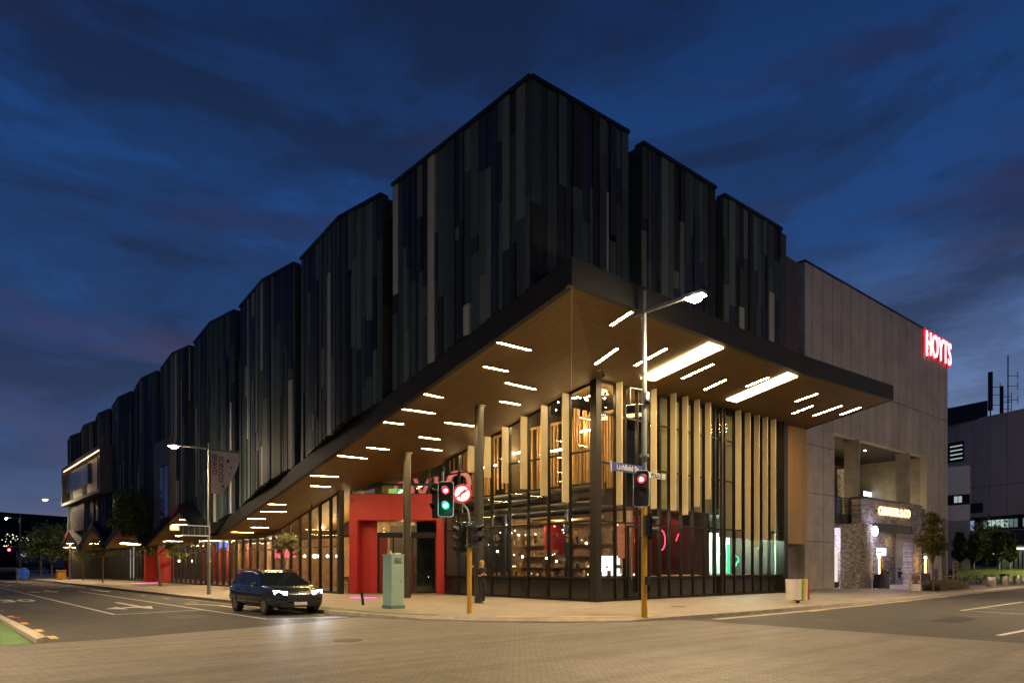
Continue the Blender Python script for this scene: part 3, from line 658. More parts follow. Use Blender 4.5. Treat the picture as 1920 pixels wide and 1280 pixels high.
# ---- cream fins
for (y, zb) in ((20.67, 4.27), (22.0, 4.65), (23.35, 5.08), (24.67, 5.47), (26.0, 5.86), (27.32, 6.25)):
    b = MB(); b.box(21.1, 21.5, y - .025, y + .025, zb, soff_z(21.3, y) - .02); part(b, 'fin', fin_m)
for (x, zb) in ((22.85, 4.13), (25.25, 4.1), (26.75, 4.1), (27.7, 3.95), (28.68, 4.39), (29.65, 4.82), (32.46, 3.41), (33.41, 2.95), (34.35, 2.6), (35.25, 3.0), (36.15, 3.48)):
    b = MB(); b.box(x - .03, x + .03, 18.80, 19.1, zb, soff_z(x, 18.9) - .02); part(b, 'fin', fin_m)
# ---- doors in the glass wall on Lichfield Street
for x0 in (23.5, 24.35):
    b = MB(); b.box(x0 + .06, x0 + .14, 19.04, 19.11, .1, 3.3); b.box(x0 + .72, x0 + .8, 19.04, 19.11, .1, 3.3); b.box(x0 + .14, x0 + .72, 19.04, 19.11, 3.2, 3.3); b.box(x0 + .14, x0 + .72, 19.04, 19.11, .1, .35)
    dr = part(b, 'door', dark_metal); b = MB(); b.tube([(x0 + .2, 18.98, .9), (x0 + .2, 18.98, 1.9)], .018, 8); part(b, 'handle', galv, dr)
# ---- red entrance portal on the splayed corner
P = Vector((17.99, 33.87, 0)); Mp = Matrix((RGT, FWD, Vector((0, 0, 1)))).transposed().to_4x4(); Mp.translation = P
b = MB(Mp); b.box(0, .42, 0, 1.6, 0, 5.44); b.box(4.78, 5.2, 0, 1.6, 0, 4.02); b.box(.42, 5.2, 0, 1.6, 4.02, 5.44); b.box(.425, .432, -.004, 1.6, 4.02, 5.44, 1); b.box(2.3, 2.31, -.004, .01, 4.02, 5.44, 1); b.box(4.775, 5.205, -.004, .01, 2.7, 2.71, 1)
por = part(b, 'entrance_portal', [red_m, dark_metal])
b = MB(Mp); b.box(.42, 1.35, .9, 1.0, 0, 4.02); b.box(.42, .47, .1, .9, 0, 4.02); b.box(.9, .91, .89, .9, .1, 2.8, 1); part(b, 'side_lining', [red_m, dark_metal], por)
b = MB(Mp); b.box(1.35, 4.78, .95, 1.15, 3.1, 3.4); b.box(1.35, 1.45, .95, 1.15, 0, 3.4); b.box(3.1, 3.3, .9, 1.2, 0, 3.1, 1); b.box(4.6, 4.78, .95, 1.15, 0, 3.1, 1); b.box(1.45, 4.78, .98, 1.1, 0, .08); b.box(2.2, 2.28, .98, 1.1, 0, 3.1); b.box(1.35, 1.9, 1.02, 1.06, 0, 3.1, 1); dr = part(b, 'door', [dark_metal, red_d], por)
b = MB(Mp); b.box(1.9, 3.1, 1.05, 1.06, .1, 3.1); b.box(3.3, 4.6, 1.05, 1.06, .1, 3.1); b.box(1.4, 4.7, 1.05, 1.06, 3.4, 4.0); part(b, 'pane', pane_m, dr)
b = MB(Mp); b.box(0, .1, .2, .35, 5.44, 5.98); b.box(.1, 5.2, .2, .3, 5.44, 5.5); b.box(1.35, 1.75, .2, .3, 5.5, 6.25); b.box(2.95, 3.2, .2, .3, 5.5, 6.6); b.box(4.3, 4.4, .2, .3, 5.5, 6.9); b.box(5.1, 5.2, .2, .35, 5.44, 7.0); b.box(0, 5.2, .2, .3, 5.92, 6.06); clr = part(b, 'clerestory_frame', dark_metal)
b = MB(Mp); b.box(.1, 5.1, .24, .25, 5.5, 7.0); part(b, 'pane', pane_m, clr)
# wall-mounted camera on the red frame
b = MB(Mp); b.tube([(.18, -.02, 5.15), (.18, -.18, 5.15)], .03, 8); b.ball((.2, -.22, 5.1), .07); part(b, 'camera_dome', black_m, por)
# ---- two further red portals up the street
for (y0, y1, zt) in ((68.0, 73.2, 3.3), (112, 119, 3.4)):
    b = MB(); b.box(17.0, 18.3, y0, y0 + .35, 0, zt); b.box(17.0, 18.3, y1 - .35, y1, 0, zt); b.box(17.0, 18.3, y0 + .35, y1 - .35, zt - .5, zt)
    por2 = part(b, 'entrance_portal', red_m); b = MB(); b.box(18.0, 18.05, y0 + .35, y0 + 1.0, 0, zt - .5); b.box(18.0, 18.05, y1 - 1.0, y1 - .35, 0, zt - .5); b.box(18.01, 18.04, y0 + 1, y1 - 1, 0, zt - .5, 1); part(b, 'door', [red_m, dark_pane], por2)

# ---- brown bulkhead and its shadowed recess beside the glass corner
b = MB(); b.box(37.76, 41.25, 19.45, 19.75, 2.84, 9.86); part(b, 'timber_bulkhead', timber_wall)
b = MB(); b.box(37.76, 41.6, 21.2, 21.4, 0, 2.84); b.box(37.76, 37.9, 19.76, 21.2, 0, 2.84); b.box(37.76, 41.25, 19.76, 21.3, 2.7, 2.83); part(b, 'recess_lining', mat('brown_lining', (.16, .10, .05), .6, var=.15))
b = MB(); b.box(28.6, 41.3, 20.0, 20.35, 10.6, 20.25); part(b, 'upper_wall', brick('dark_timber', (.11, .065, .045), (.09, .052, .036), (.04, .025, .02), 9, .11, .008, 'zx', offset=.3, rough=.6, var=.12, bump=.3))

# ---- interior shell
in_wall = mat('interior_wall', (.10, .075, .055), .7, var=.25, scale=1.2)
in_dark = mat('interior_dark', (.025, .022, .02), .7, var=.2)
in_floor = mat('interior_floor', (.16, .12, .085), .4, var=.2, scale=2)
b = MB(); b.poly([(17.7, 34.0, .012), (21.7, 30.1, .012), (21.7, 19.3, .012), (37.7, 19.3, .012), (37.7, 32, .012), (30, 124, .012), (17.7, 124, .012)]); part(b, 'interior_floor', in_floor)
b = MB(); b.box(30.0, 30.2, 23.2, 44, 0, 4.2); b.box(37.75, 37.9, 19.8, 24, 0, 9.7); b.box(22.8, 37.7, 26.0, 26.15, 4.6, 9.6); b.box(26.6, 26.75, 23, 60, 4.6, 9.5); b.box(24.6, 24.8, 44, 124, 0, 6); part(b, 'interior_wall', in_wall)
b = MB(); b.box(21.8, 38, 33.0, 33.2, 0, 9.6); b.box(37.95, 38.1, 19.9, 33.2, 0, 9.6); b.box(17.7, 24.8, 123.5, 123.7, 0, 5.6); b.box(21.75, 28, 29.95, 30.1, 0, 4.2); part(b, 'rear_partition', in_dark)
b = MB(); b.box(30.5, 30.6, 19.5, 24.6, 0, 4.6); b.box(31, 37.7, 24.5, 24.6, 0, 4.6, 1); part(b, 'partition_wall', [in_dark, in_wall])
b = MB()
b.box(23.2, 37.6, 20.6, 32, 4.3, 4.65); b.box(23.6, 30, 32, 44, 4.0, 4.25); b.box(17.7, 30, 44.2, 124, 3.6, 3.75); part(b, 'upper_floor', in_dark)
b = MB(); b.box(21.75, 37.7, 19.35, 34, 9.62, 9.75); b.box(17.7, 30, 34, 44.5, 7.2, 7.35); part(b, 'ceiling', in_dark)
# vertical batten screens seen through the upper glass
bat_m = mat('warm_batten', (.50, .27, .095), .55, var=.2, scale=4)
b = MB(); rr = random.Random(5)
y = 19.9
while y < 33:
    b.box(24.1, 24.18, y, y + .07, 5.1 + rr.choice([0, 0, .3, .6]), 8.55); y += rr.choice([.16, .24, .42, .2, .3])
x = 22.2
while x < 24.0:
    b.box(x, x + .07, 21.0, 21.08, 5.1, 8.55); x += rr.choice([.16, .22, .3])
b.box(24.08, 24.2, 19.9, 33, 8.55, 8.65)
part(b, 'batten_screen', bat_m)
# ducts and cable trays over the ground floor
b = MB()
b.tube([(22.5, 20, 5.0), (22.6, 31, 4.85)], .2, 12); b.tube([(22.9, 20.5, 4.3), (22.7, 33, 4.25)], .16, 12); b.tube([(22.2, 21.2, 4.5), (26, 24, 4.6)], .12, 10); b.box(22.1, 22.4, 20, 33, 4.05, 4.1); part(b, 'duct', mat('duct_metal', (.12, .11, .10), .4, .6, var=.15))
# linear lights inside
for (x, y0, y1, z) in ((22.9, 20.3, 21.4, 7.6), (23.1, 22.6, 23.6, 7.0), (23.0, 25, 26.2, 7.2), (23.2, 27.6, 28.8, 6.8)):
    b = MB(); b.box(x, x + .05, y0, y1, z, z + .05); part(b, 'linear_light', strip_e)
def bulbs(p, q, n, E_, c, r_=.045):
    for k in range(n):
        t = (k + .5) / n; point_light('light', tuple(p[m] + (q[m] - p[m]) * t - BO[m] for m in range(3)), E_, c, r_, B)
bulbs((22.4, 20.6, 8.9), (22.4, 31, 6.8), 5, 75, WARM); bulbs((23.2, 20.2, 8.8), (29, 20.6, 8.8), 3, 60, WARM)
# festoon of bulbs in the corner window head
b = MB(); rr = random.Random(11)
for i in range(34):
    t = rr.random()
    if i < 26: c = (21.85 + rr.random() * .5, 19.6 + 2.7 * t * t, 9.1 - rr.random() * .35 - .1 * t)
    else: c = (22.0 + rr.random() * .8, 19.45 + rr.random() * .3, 9.1 - rr.random() * .35)
    b.ball(c, .034, 0, 6)
part(b, 'festoon_lights', bulb_e)
tag(B.children[-1], kind=None)

# ================================================================== SHOP INTERIORS
gold_e = emis('lamp_globe_glow', (1, .66, .30), 26)
white_e = emis('bright_counter_glow', (.95, 1, 1), 1.6, (.6, .6, .6))
mint = mat('mint_wall', (.62, .80, .68), .6, var=.12, scale=1)
# ground floor wall linings
b = MB(); b.box(29.5, 29.98, 24, 30, 1.1, 2.9); part(b, 'back_bar', bat_m)
b = MB(); b.box(33.0, 37.8, 22.6, 22.75, .1, 3.5); b.box(37.8, 37.92, 19.6, 22.6, .1, 3.5); part(b, 'mint_lining', mint)
b = MB(); b.box(26.5, 32.9, 23.0, 23.1, .1, 4.2); part(b, 'dark_red_lining', mat('dark_red_wall', (.16, .02, .018), .6, var=.3))
back_paint = mat('olive_back_panel', (.34, .29, .18), .6, var=.08)
for (xa, xb, za) in ((25.25, 30.9, 4.2), (31.5, 37.2, 3.0)): b = MB(); b.box(xa, xb, 19.45, 19.5, za, 9.4); part(b, 'back_panel', back_paint)
b = MB(); b.box(24.55, 26.4, 21.5, 21.6, 1.15, 2.0); b.box(24.2, 27, 21.3, 21.7, 1.05, 1.14); part(b, 'lit_counter', white_e)
b = MB(); b.box(24.3, 27.5, 25.0, 25.1, 2.1, 3.7); part(b, 'red_lining', red_m)
bulbs((33.5, 20.8, 3.3), (37.2, 21.0, 3.3), 3, 320, (.74, 1, .82), .1)
bulbs((24.6, 20.6, 3.9), (27.5, 20.8, 3.9), 2, 26, WARM2)
bulbs((23.6, 20.4, 3.7), (23.9, 29.4, 3.7), 6, 72, WARM2, .035)
bulbs((20.4, 34.8, 4.1), (20.4, 43, 3.9), 5, 150, WARM)
bulbs((20, 45, 3.3), (20, 67, 3.3), 8, 200, (1, .62, .34))
bulbs((20, 75, 3.3), (20, 121, 3.3), 6, 260, (1, .68, .42))
# slatted timber wall and booths in the restaurant left of the portal
b = MB()
for k in range(14): b.box(23.5, 23.56, 34.5, 41.5, .9 + k * .16, .98 + k * .16)
part(b, 'slatted_wall', bat_m)
b = MB(); b.box(23.58, 23.7, 34, 68, 0, 5.4); part(b, 'restaurant_wall', mat('ochre_wall', (.36, .22, .10), .7, var=.35, scale=1.5))
b = MB()
for y, k_ in ((50, 1), (53.6, 1), (58, 0), (60.6, 1), (63.0, 0), (65.5, 0), (67.5, 0), (70.6, 0)): b.box(21.6, 21.75, y, y + .9, 0, 3.5, k_)
b.box(19.2, 19.3, 62, 67.4, 2.75, 2.85, 0)
part(b, 'restaurant_pillar', [red_m, MATS['ochre_wall']])
b = MB(); b.box(20.0, 20.2, 91.2, 97.2, .1, 3.55); part(b, 'lit_curtain', emis('curtain_glow', (.95, .92, .85), .38, (.6, .6, .55)))
booth_m = mat('orange_booth', (.55, .20, .05), .6, var=.15)
for i, px_ in enumerate((440, 462, 484, 514, 540)):
    y_, z_ = atx(px_, 1070, 19.4)
    e = emp('booth_seat', 'orange restaurant booth, %s from the left behind the passing car' % ORD[i], 'booth', (19.4, y_, .012), 0, 'orange booths in the restaurant')
    b = MB(); b.box(-.3, .3, -.75, .75, 0, .45); b.build('seat', booth_m, e); b = MB(); b.box(.3, .42, -.75, .75, 0, 1.25); b.build('backrest', booth_m, e)
# coloured screens high behind the glass next to the portal
b = MB()
cols = [emis('screen_blue', (.25, .35, 1), 2.2), emis('screen_white', (.9, .95, 1), 4), emis('screen_green', (.45, .8, .25), .9), emis('screen_pink', (1, .25, .35), 1.5)]
rr = random.Random(3)
for k in range(16):
    y = 38.7 + rr.random() * 5.2; z = 4.7 + rr.random() * 1.5 * (1 - (y - 38.7) / 9); w = rr.uniform(.1, .5); h_ = rr.uniform(.2, .7)
    b.box(20.0 + k * .01, 20.006 + k * .01, y, y + w, z, z + h_, rr.choices(range(4), [4, 3, 2, 1])[0])
part(b, 'screen_wall', cols)
b = MB(); b.box(19.4, 19.46, 57.3, 58.1, 3.05, 3.5); b.box(19.4, 19.46, 58.7, 59.4, 3.05, 3.5); part(b, 'blue_screen', emis('deep_blue_glow', (.03, .12, 1), 3))
b = MB(Mp); b.box(.5, 1.2, 1.4, 1.42, 5.55, 5.95, 3); b.box(1.9, 2.4, 1.4, 1.42, 5.5, 5.9, 2); b.box(2.45, 2.8, 1.4, 1.42, 5.5, 5.9, 2); part(b, 'clerestory_screen', [cols[0], cols[1], cols[2], emis('rose_dim', (.6, .3, .35), .3)])
# escalator-like bright scene behind the portal door
b = MB(Mp); b.box(1.4, 6, 4.6, 4.7, 0, 4, 0); b._a([(3.4, 4.3, 1.9), (4.8, 4.3, .5), (4.8, 4.3, .8), (3.4, 4.3, 2.2)], [(0, 1, 2, 3)], 1); b.box(3.4, 4.9, 4.5, 4.55, 2.7, 3.0, 2)
for k in range(14): b.ball((3.35 + rnd.random() * 1.4, 4.0 + rnd.random() * .4, .3 + rnd.random() * 2.2), .035, 1, 6)
part(b, 'foyer', [in_wall, emis('foyer_white', (.9, .95, 1), 3), emis('foyer_cream', (1, .85, .6), .6)])
bulbs((21.5, 34.2, 3.6), (23.5, 36.5, 3.6), 2, 40, WARM2)
# strings of small bulbs seen through the portal
b = MB(Mp)
for xx in (1.6, 2.75, 3.0):
    for k in range(16): b.ball((xx + .02 * math.sin(k), 1.5, .5 + k * .21), .018, 0, 5)
part(b, 'bulb_string', gold_e)
# ordinary furniture behind the glass
def ball_lamp(x, y, z, r, label, group):
    e = emp('pendant_lamp', label, 'lamp', (x, y, z), 0, group)
    b = MB(); b.ball((0, 0, 0), r, 0, 10); b.build('globe', gold_e, e); b = MB(); b.tube([(0, 0, r), (0, 0, 1.2)], .008, 5); b.build('cord', black_m, e)
    return e
for i, (x, y, z) in enumerate([(20.0, *atx(p_, 1042, 20.0)) for p_ in (571, 590, 597, 614, 632)]):
    ball_lamp(x, y, z, .085 if i != 1 else .13, '%s from left of five glowing globe lamps left of the red portal' % ORD[i], 'globe lamps in the restaurant')
for i, (x, y, z) in enumerate([(20.0, *atx(p_, 1051, 20.0)) for p_ in (336, 359, 377, 396)]):
    ball_lamp(x, y, z, .10, '%s from left of four low globe lamps by the banner lamp post' % ORD[i], 'globe lamps in the far restaurant')
def table(x, y, label, m=wood, group='tables inside the restaurants'):
    e = emp('dining_table', label, 'table', (x, y, .012), 0, group)
    b = MB(); b.tube([(0, 0, .70), (0, 0, .74)], .38, 18); b.build('tabletop', m, e); b = MB(); b.tube([(0, 0, .02), (0, 0, .7)], .035, 8); b.tube([(0, 0, 0), (0, 0, .02)], .22, 14); b.build('pedestal', black_m, e)
def chair(x, y, rz, label, group='chairs inside the restaurants'):
    e = emp('dining_chair', label, 'chair', (x, y, .012), rz, group)
    b = MB(); b.box(-.2, .2, -.2, .2, .43, .47); b.build('seat', wood, e)
    b = MB(); b.box(-.2, .2, .18, .21, .6, .88); b.build('backrest', wood, e)
    for sx in (-.18, .18):
        for sy in (-.18, .18): b = MB(); b.tube([(sx, sy, 0), (sx, sy, .88 if sy > 0 else .43)], .014, 6); b.build('leg', black_m, e)
table(18.9, 35.6, 'round table behind the glass just left of the red portal', group=None); chair(18.9, 34.9, math.pi, 'wooden chair behind the glass nearest to the red portal', None); chair(19.2, 36.4, 0, 'wooden chair on the far side of the table beside the red portal', None)
def stool(x, y, h_, label, group, m=wood):
    e = emp('bar_stool', label, 'stool', (x, y, .012), 0, group)
    b = MB(); b.tube([(0, 0, h_), (0, 0, h_ + .04)], .19, 16); b.build('seat', m, e)
    for k in range(4):
        a = k * math.pi / 2 + .7; b = MB(); b.tube([(.1 * math.cos(a), .1 * math.sin(a), h_), (.2 * math.cos(a), .2 * math.sin(a), 0)], .012, 5); b.build('leg', black_m, e)
pale_top = mat('pale_stool_top', (.75, .65, .5), .4, var=.05)
for i, x in enumerate((26.3, 28.3, 29.1, 29.9)): stool(x, 19.75, 1.0, 'pale round bar stool %s behind the Lichfield Street glass' % ['right behind the yellow signal pole', 'first right of the yellow signal pole', 'second right of the yellow signal pole', 'third right of the yellow signal pole'][i], 'bar stools along the window', pale_top)
b = MB(); b.box(28.0, 37.4, 20.1, 20.55, 1.02, 1.08); b.box(31.5, 37.2, 20.15, 20.5, .2, 1.02); part(b, 'window_bench_top', mat('pale_counter', (.7, .62, .5), .4, var=.05))
# green cactus lamp and red neon
nx_, nz_ = aty(1366, 1060, 21.2)
tag(MB().tube([(nx_, 21.2, 1.08), (nx_, 21.2, 2.75)], .08, 10).build('neon_tube', emis('green_neon', (.02, 1, .35), 1.4), off=(nx_, 21.2, 1.08)), 'upright green neon tube behind the pale green window', 'neon light')
nx_, nz_ = aty(1380, 1060, 21.2)
b = MB(); b.tube([(nx_ + .28 * math.cos(t * .5), 21.2, 1.85 + .25 * math.sin(t * .5)) for t in range(-1, 9)], .04, 8); b.tube([(nx_ - .25, 21.2, 1.3), (nx_ + .2, 21.2, 1.8)], .04, 8)
tag(b.build('neon_sign', MATS['green_neon'], off=(nx_, 21.2, 1.08)), 'curled green neon shape in the pale green window', 'neon light')
redneon = emis('red_neon', (1, .03, .06), 7)
nx_, nz_ = aty(1240, 1012, 20.8)
b = MB(); b.tube([(nx_ + .32 * math.cos(t * .45), 20.8, nz_ + .5 * math.sin(t * .45)) for t in range(0, 15)], .025, 6); tag(b.build('neon_sign', redneon, off=(nx_, 20.8, nz_)), 'red neon ring behind the glass beside the yellow signal pole', 'neon light')
nx_, nz_ = aty(1272, 1006, 20.8)
b = MB(); b.tube([(nx_ - .2, 20.8, nz_ - .2), (nx_, 20.8, nz_ + .15), (nx_ + .2, 20.8, nz_), (nx_ + .1, 20.8, nz_ + .3)], .022, 6); tag(b.build('neon_sign', redneon, off=(nx_, 20.8, nz_)), 'small zigzag red neon in the dark window right of the signal pole', 'neon light')
b = MB()
nx_, nz_ = aty(1304, 1026, 20.8)
for k in range(3): b.ball((nx_ - .2 + k * .2, 20.8, nz_), .03, 0, 6)
tag(b.build('red_lights', redneon, off=(nx_, 20.8, nz_)), 'row of three tiny red lights in the dark window under the cream fins', 'lights')
area('light', (28.5 - 13.6, 21.5 - 12.95, 4.0), 4, 1, 110, (1, .10, .06), (0, .5, -1), B)
# bottles, jars and clutter on the window bench of the diner
rr = random.Random(9)
b = MB()
for k in range(150):
    y = rr.uniform(20.0, 29.5); x = rr.uniform(22.2, 25.5); z = rr.choice([1.0, 1.0, 1.42, 2.02, 2.62, 2.9]); s_ = rr.uniform(.04, .14)
    b.box(x, x + s_, y, y + s_, z, z + rr.uniform(.08, .35), rr.choices((0, 1, 4), [5, 4, 3])[0])
for k in range(46):
    b.ball((rr.uniform(22.6, 25.8), rr.uniform(20.0, 29.5), rr.choice([1.1, 1.5, 2.1, 2.7, 3.2, 3.4])), rr.uniform(.012, .035), rr.choice((2, 2, 3)), 6)  # these goods glow: points of light put into their material
part(b, 'shelf_goods', [in_wall, bat_m, emis('tiny_warm', (1, .75, .45), 14), emis('tiny_white', (.9, 1, 1), 12), in_dark])
b = MB(); b.box(22.0, 22.5, 19.6, 30.0, .92, .98); b.box(22.0, 22.05, 19.6, 30, 0, .92); part(b, 'window_counter', bat_m)
b = MB(); b.tube([(23.9, 23.1, 0), (23.9, 23.1, 4.3)], .14, 10); part(b, 'steel_column', black_m)
b = MB(); b.tube([(22.9, 26.6, 0), (22.9, 26.6, 4.3)], .14, 10); part(b, 'steel_column', black_m)
b = MB(); b.tube([(22.6, 20.4, 3.55), (22.8, 29.6, 3.5)], .05, 8); b.tube([(23.4, 20.4, 3.75), (25.0, 29.0, 3.75)], .09, 8); b.tube([(25.2, 20.8, 3.6), (22.3, 25, 3.65)], .06, 8); part(b, 'pipe', mat('brass_pipe', (.45, .28, .09), .35, .7, var=.1))
b = MB()
for k in range(5): b.box(25.6, 25.95, 21 + k * 1.8, 21.06 + k * 1.8, 0, 3.2)
for z in (1.4, 2.0, 2.6): b.box(25.6, 25.95, 21.06, 28.2, z, z + .04)
part(b, 'shelving', wood)
b = MB(); b.box(25.96, 26.1, 20.8, 29.8, 0, 4.2); part(b, 'shelf_wall', brick('diner_brick', (.38, .21, .11), (.24, .13, .07), (.28, .21, .14), .23, .08, .01, 'yz', var=.3))
for i, (x, y, z) in enumerate(((23.6, 24.2, 1.9), (23.4, 23.3, 1.75), (23.9, 26.3, 2.0), (24.2, 22.1, 2.6), (23.8, 28.2, 2.3))):
    ball_lamp(x, y, z, .055, 'small bright diner lamp, %s of five counted leftwards from the corner post' % ['third', 'second', 'fourth', 'first', 'last'][i], 'small lamps in the diner')
# script lettering on the diner windows
scr = mat('window_script', (.16, .14, .11), .6, var=0)
for i, y in enumerate((21.3, 24.0)):
    e = emp('window_sign', ["Joe's Garage script lettering on the pane nearest the corner post", "Joe's Garage script lettering on the pane two bays left of the corner"][i], 'window lettering', (21.55, y, 2.0), 0, 'script lettering on the diner glass')
    text("Joe's", .26, scr, e, facing((0, .25, .17), (-1, 0, 0)), .002, 'upper_line', .004, .8, shear=.3); text('Garage', .26, scr, e, facing((0, -.1, -.17), (-1, 0, 0)), .002, 'lower_line', .004, .8, shear=.3)
e = emp('window_sign', 'oval and brown block lettering on the glass just right of the corner post', 'window lettering', (23.3, 19.16, 2.6))
pw = mat('dusty_red_print', (.32, .12, .08), .6, var=.1)
b = MB(); b.box(-.3, .42, -.006, 0, -.75, .75); b.build('panel', pw, e)
b = MB(); b.tube([(.06 + .3 * math.cos(t * .35), -.012, .5 + .15 * math.sin(t * .35)) for t in range(19)], .012, 5); b.build('oval', scr, e)
text("JOE'S", .17, scr, e, facing((.06, -.012, .5), (0, -1, 0)), .002, 'name'); text('GARAGE', .15, scr, e, facing((.06, -.012, .12), (0, -1, 0)), .002, 'upper_line'); text('BURGERS', .13, scr, e, facing((.06, -.012, -.14), (0, -1, 0)), .002, 'middle_line'); text('TODAY', .18, scr, e, facing((.06, -.012, -.42), (0, -1, 0)), .002, 'lower_line')
# neon name in the restaurant and the big glowing letters over the portal
neon_pink = emis('pink_neon', (1, .12, .16), 2.2)
e = emp('restaurant_sign', "pink red Nando's lettering glowing behind the restaurant glass", 'sign', (18.2, 42.9, 2.35))
text("Nando's", .95, neon_pink, e, facing((0, 0, 0), (-1, 0, 0)), .02, 'lettering', .01, 1.05)
e = emp('letter_sign', 'huge pink letters outlined in purple high behind the glass above the red portal', 'sign', (23.2, 31.5, 6.4))
lp = emis('letter_pink', (1, .20, .16), .85); lq = mat('letter_purple', (.12, .07, .16), .6, var=0)
for ch, u, s_ in (('O', -1.55, 1.5), ('V', -.1, 1.5), ('I', 1.0, 1.5), ('E', 1.6, 1.5)):
    pass
for ch, px_, z in (('O', -2.75, 5.75), ('V', -1.7, 5.85), ('I', -.9, 5.95), ('O', .4, 6.2)):
    q = RGT * px_; text(ch, 1.6 if ch != 'O' or px_ < 0 else 1.9, lq, e, facing((q.x, q.y, z - 6.4), -FWD), .02, 'letter_outline', .09); q2 = q - FWD * .05
    text(ch, 1.6 if ch != 'O' or px_ < 0 else 1.9, lp, e, facing((q2.x, q2.y, z - 6.4), -FWD), .02, 'letter_face', .02)

# ---- lit screen box projecting high on the far end
b = MB(); x0, x1, y0, y1, z0, z1 = 12.6, 14.2, 69.6, 90.0, 8.1, 12.3
b.box(x0, x1, y0, y0 + .25, z0, z1); b.box(x0, x1, y1 - .25, y1, z0, z1); b.box(x0, x1, y0 + .25, y1 - .25, z1 - .3, z1); b.box(x0, x1, y0 + .25, y1 - .25, z0, z0 + .3)
sb = part(b, 'screen_box', mat('box_grey', (.12, .11, .11), .6, var=.1))
b = MB(); b.box(13.35, 13.45, y0 + .3, y1 - .3, z0 + .35, z1 - .35); part(b, 'box_lining', mat('pale_lining', (.42, .38, .34), .6, var=.1, stretch=(1, 3, .2)), sb)
b = MB(); b.box(13.0, 13.3, 77.5, y1 - .6, 9.6, 11.6); part(b, 'screen', mat('dark_screen', (.05, .06, .09), .2, var=0), sb)
b = MB(); b.box(12.75, 12.8, y0 + .3, y1 - .3, z1 - .36, z1 - .31); b.box(13.2, 13.28, y0 + 4, y1 - .3, z0 + .32, z0 + .36); part(b, 'cove_light', emis('cove_glow', (1, .62, .30), 6), sb)
b = MB(); b.box(13.12, 13.16, y0 + .35, y0 + 3.2, z0 + .35, z1 - .4); part(b, 'pane', blue_pane, sb)
b = MB(); b.box(13.2, 13.24, 80.5, 87.5, 5.2, 8.0); tag(b.build('poster', mat('faded_poster', (.10, .05, .06), .7, var=.9, scale=.9), off=(13.2, 84, 5.2)), 'dim reddish poster hung under the lit screen box', 'poster')

area('light', (12.95 - 13.6, 80 - 12.95, 8.5), .1, 18, 160, (1, .62, .3), (1, 0, .9), B)
# ================================================================== CONCRETE BUILDING
XO = (42.6, 20.2, 0)
K = emp('concrete_building', 'tall pale board marked concrete building with a deep bar opening', 'building', XO)
def kp(mb, name, mats, parent=None, bev=0): return mb.build(name, mats, parent or K, XO, bev)
HT = 20.8
u = Vector((67.3 - 42.6, 19.4 - 20.2, 0)).normalized(); nk = Vector((-u.y, u.x, 0))
MK = Matrix((u, nk, Vector((0, 0, 1)))).transposed().to_4x4(); MK.translation = Vector(XO)
LK = 24.75
b = MB(MK)
oL, oR, oT = 3.95, 20.1, 10.45
b.box(0, oL, 0, .5, 10.4, HT); b.box(oL, oR, 0, .5, oT, HT); b.box(oR, LK, 0, .5, 5.6, HT)
b.box(oR, LK - 1.35, 0, .5, 0, 5.6); b.box(LK - 1.35, LK - .0, .45, .55, 0, 5.6, 1); b.box(LK - .18, LK, 0, .45, 0, 5.6)
kp(b, 'front_wall', [conc, dark_metal])
b = MB(MK); b.box(0, oL, 0, .5, 0, 10.4); kp(b, 'base_pier', conc_base)
b = MB(MK); b.box(-.06, -.003, -.0, 9, 9.5, HT); b.box(-.06, -.003, 0, 1.2, 0, 9.5); b.box(-1.2, -.06, .5, .7, 0, 9.8); kp(b, 'side_wall', conc_plain)
b = MB(MK); b.box(-.1, LK, -.05, .1, HT, HT + .12); b.box(-.1, .0, .1, 12, HT, HT + .12); kp(b, 'parapet_cap', dark_metal)
b = MB(MK); b.box(0, LK, 1, 12, HT - .8, HT - .3); b.box(LK - .3, LK, .5, 12, 0, HT); kp(b, 'roof', core_m)
# opening: lining, back wall, balcony
b = MB(MK); b.box(oL - .3, oL, .5, 7, 0, oT + .5); kp(b, 'opening_side', conc_plain); b = MB(MK); b.box(oR, oR + .3, .5, 7, 0, oT + .5); kp(b, 'opening_side', conc_plain)
b = MB(MK); b.box(oL, oR, .5, 7, oT, oT + .25); kp(b, 'opening_ceiling', in_dark)
b = MB(MK); b.box(oL, oR, 6.8, 7, 0, oT); kp(b, 'back_wall', mat('bar_back', (.14, .10, .08), .8, var=.4, scale=1.2))
b = MB(MK); b.box(8.3, 20, 2.4, 2.7, 0, 4.38); kp(b, 'stone_back_wall', stone)
b = MB(MK); b.box(14.0, 17.2, 4.2, 4.5, 5.1, 9.4); kp(b, 'stone_chimney', stone2)
b = MB(MK); b.box(oL, 20, 4.6, 4.7, 5.1, 7.4)
for k in range(9): b.box(oL + k * 1.6, oL + k * 1.6 + .15, 4.45, 4.6, 5.1, 8.6, 1)
kp(b, 'upper_bar_wall', [mat('ochre_bar', (.34, .22, .12), .7, var=.3), black_m])
def kpx(px_, py_, yl):
    X = (px_ - 960) / 1280; dvec = RGT * X + FWD; o_ = Vector((0, 0, 0)); t = (yl + (Vector((XO[0], XO[1], 0))).dot(nk)) / dvec.dot(nk)
    w = dvec * t; return ((w - Vector((XO[0], XO[1], 0))).dot(u), 1.5 + (1061 - py_) * t / 1280)
b = MB(MK); b.box(oL, oR, .15, 6.8, 4.4, 5.1); kp(b, 'balcony_slab', mat('balcony_edge', (.05, .048, .045), .6, var=.1))
for x in (7.65, 16.5):
    b = MB(MK); b.box(x, x + .28, .05, 1.05, 5.1, oT); kp(b, 'blade_column', conc_plain)
b = MB(MK)
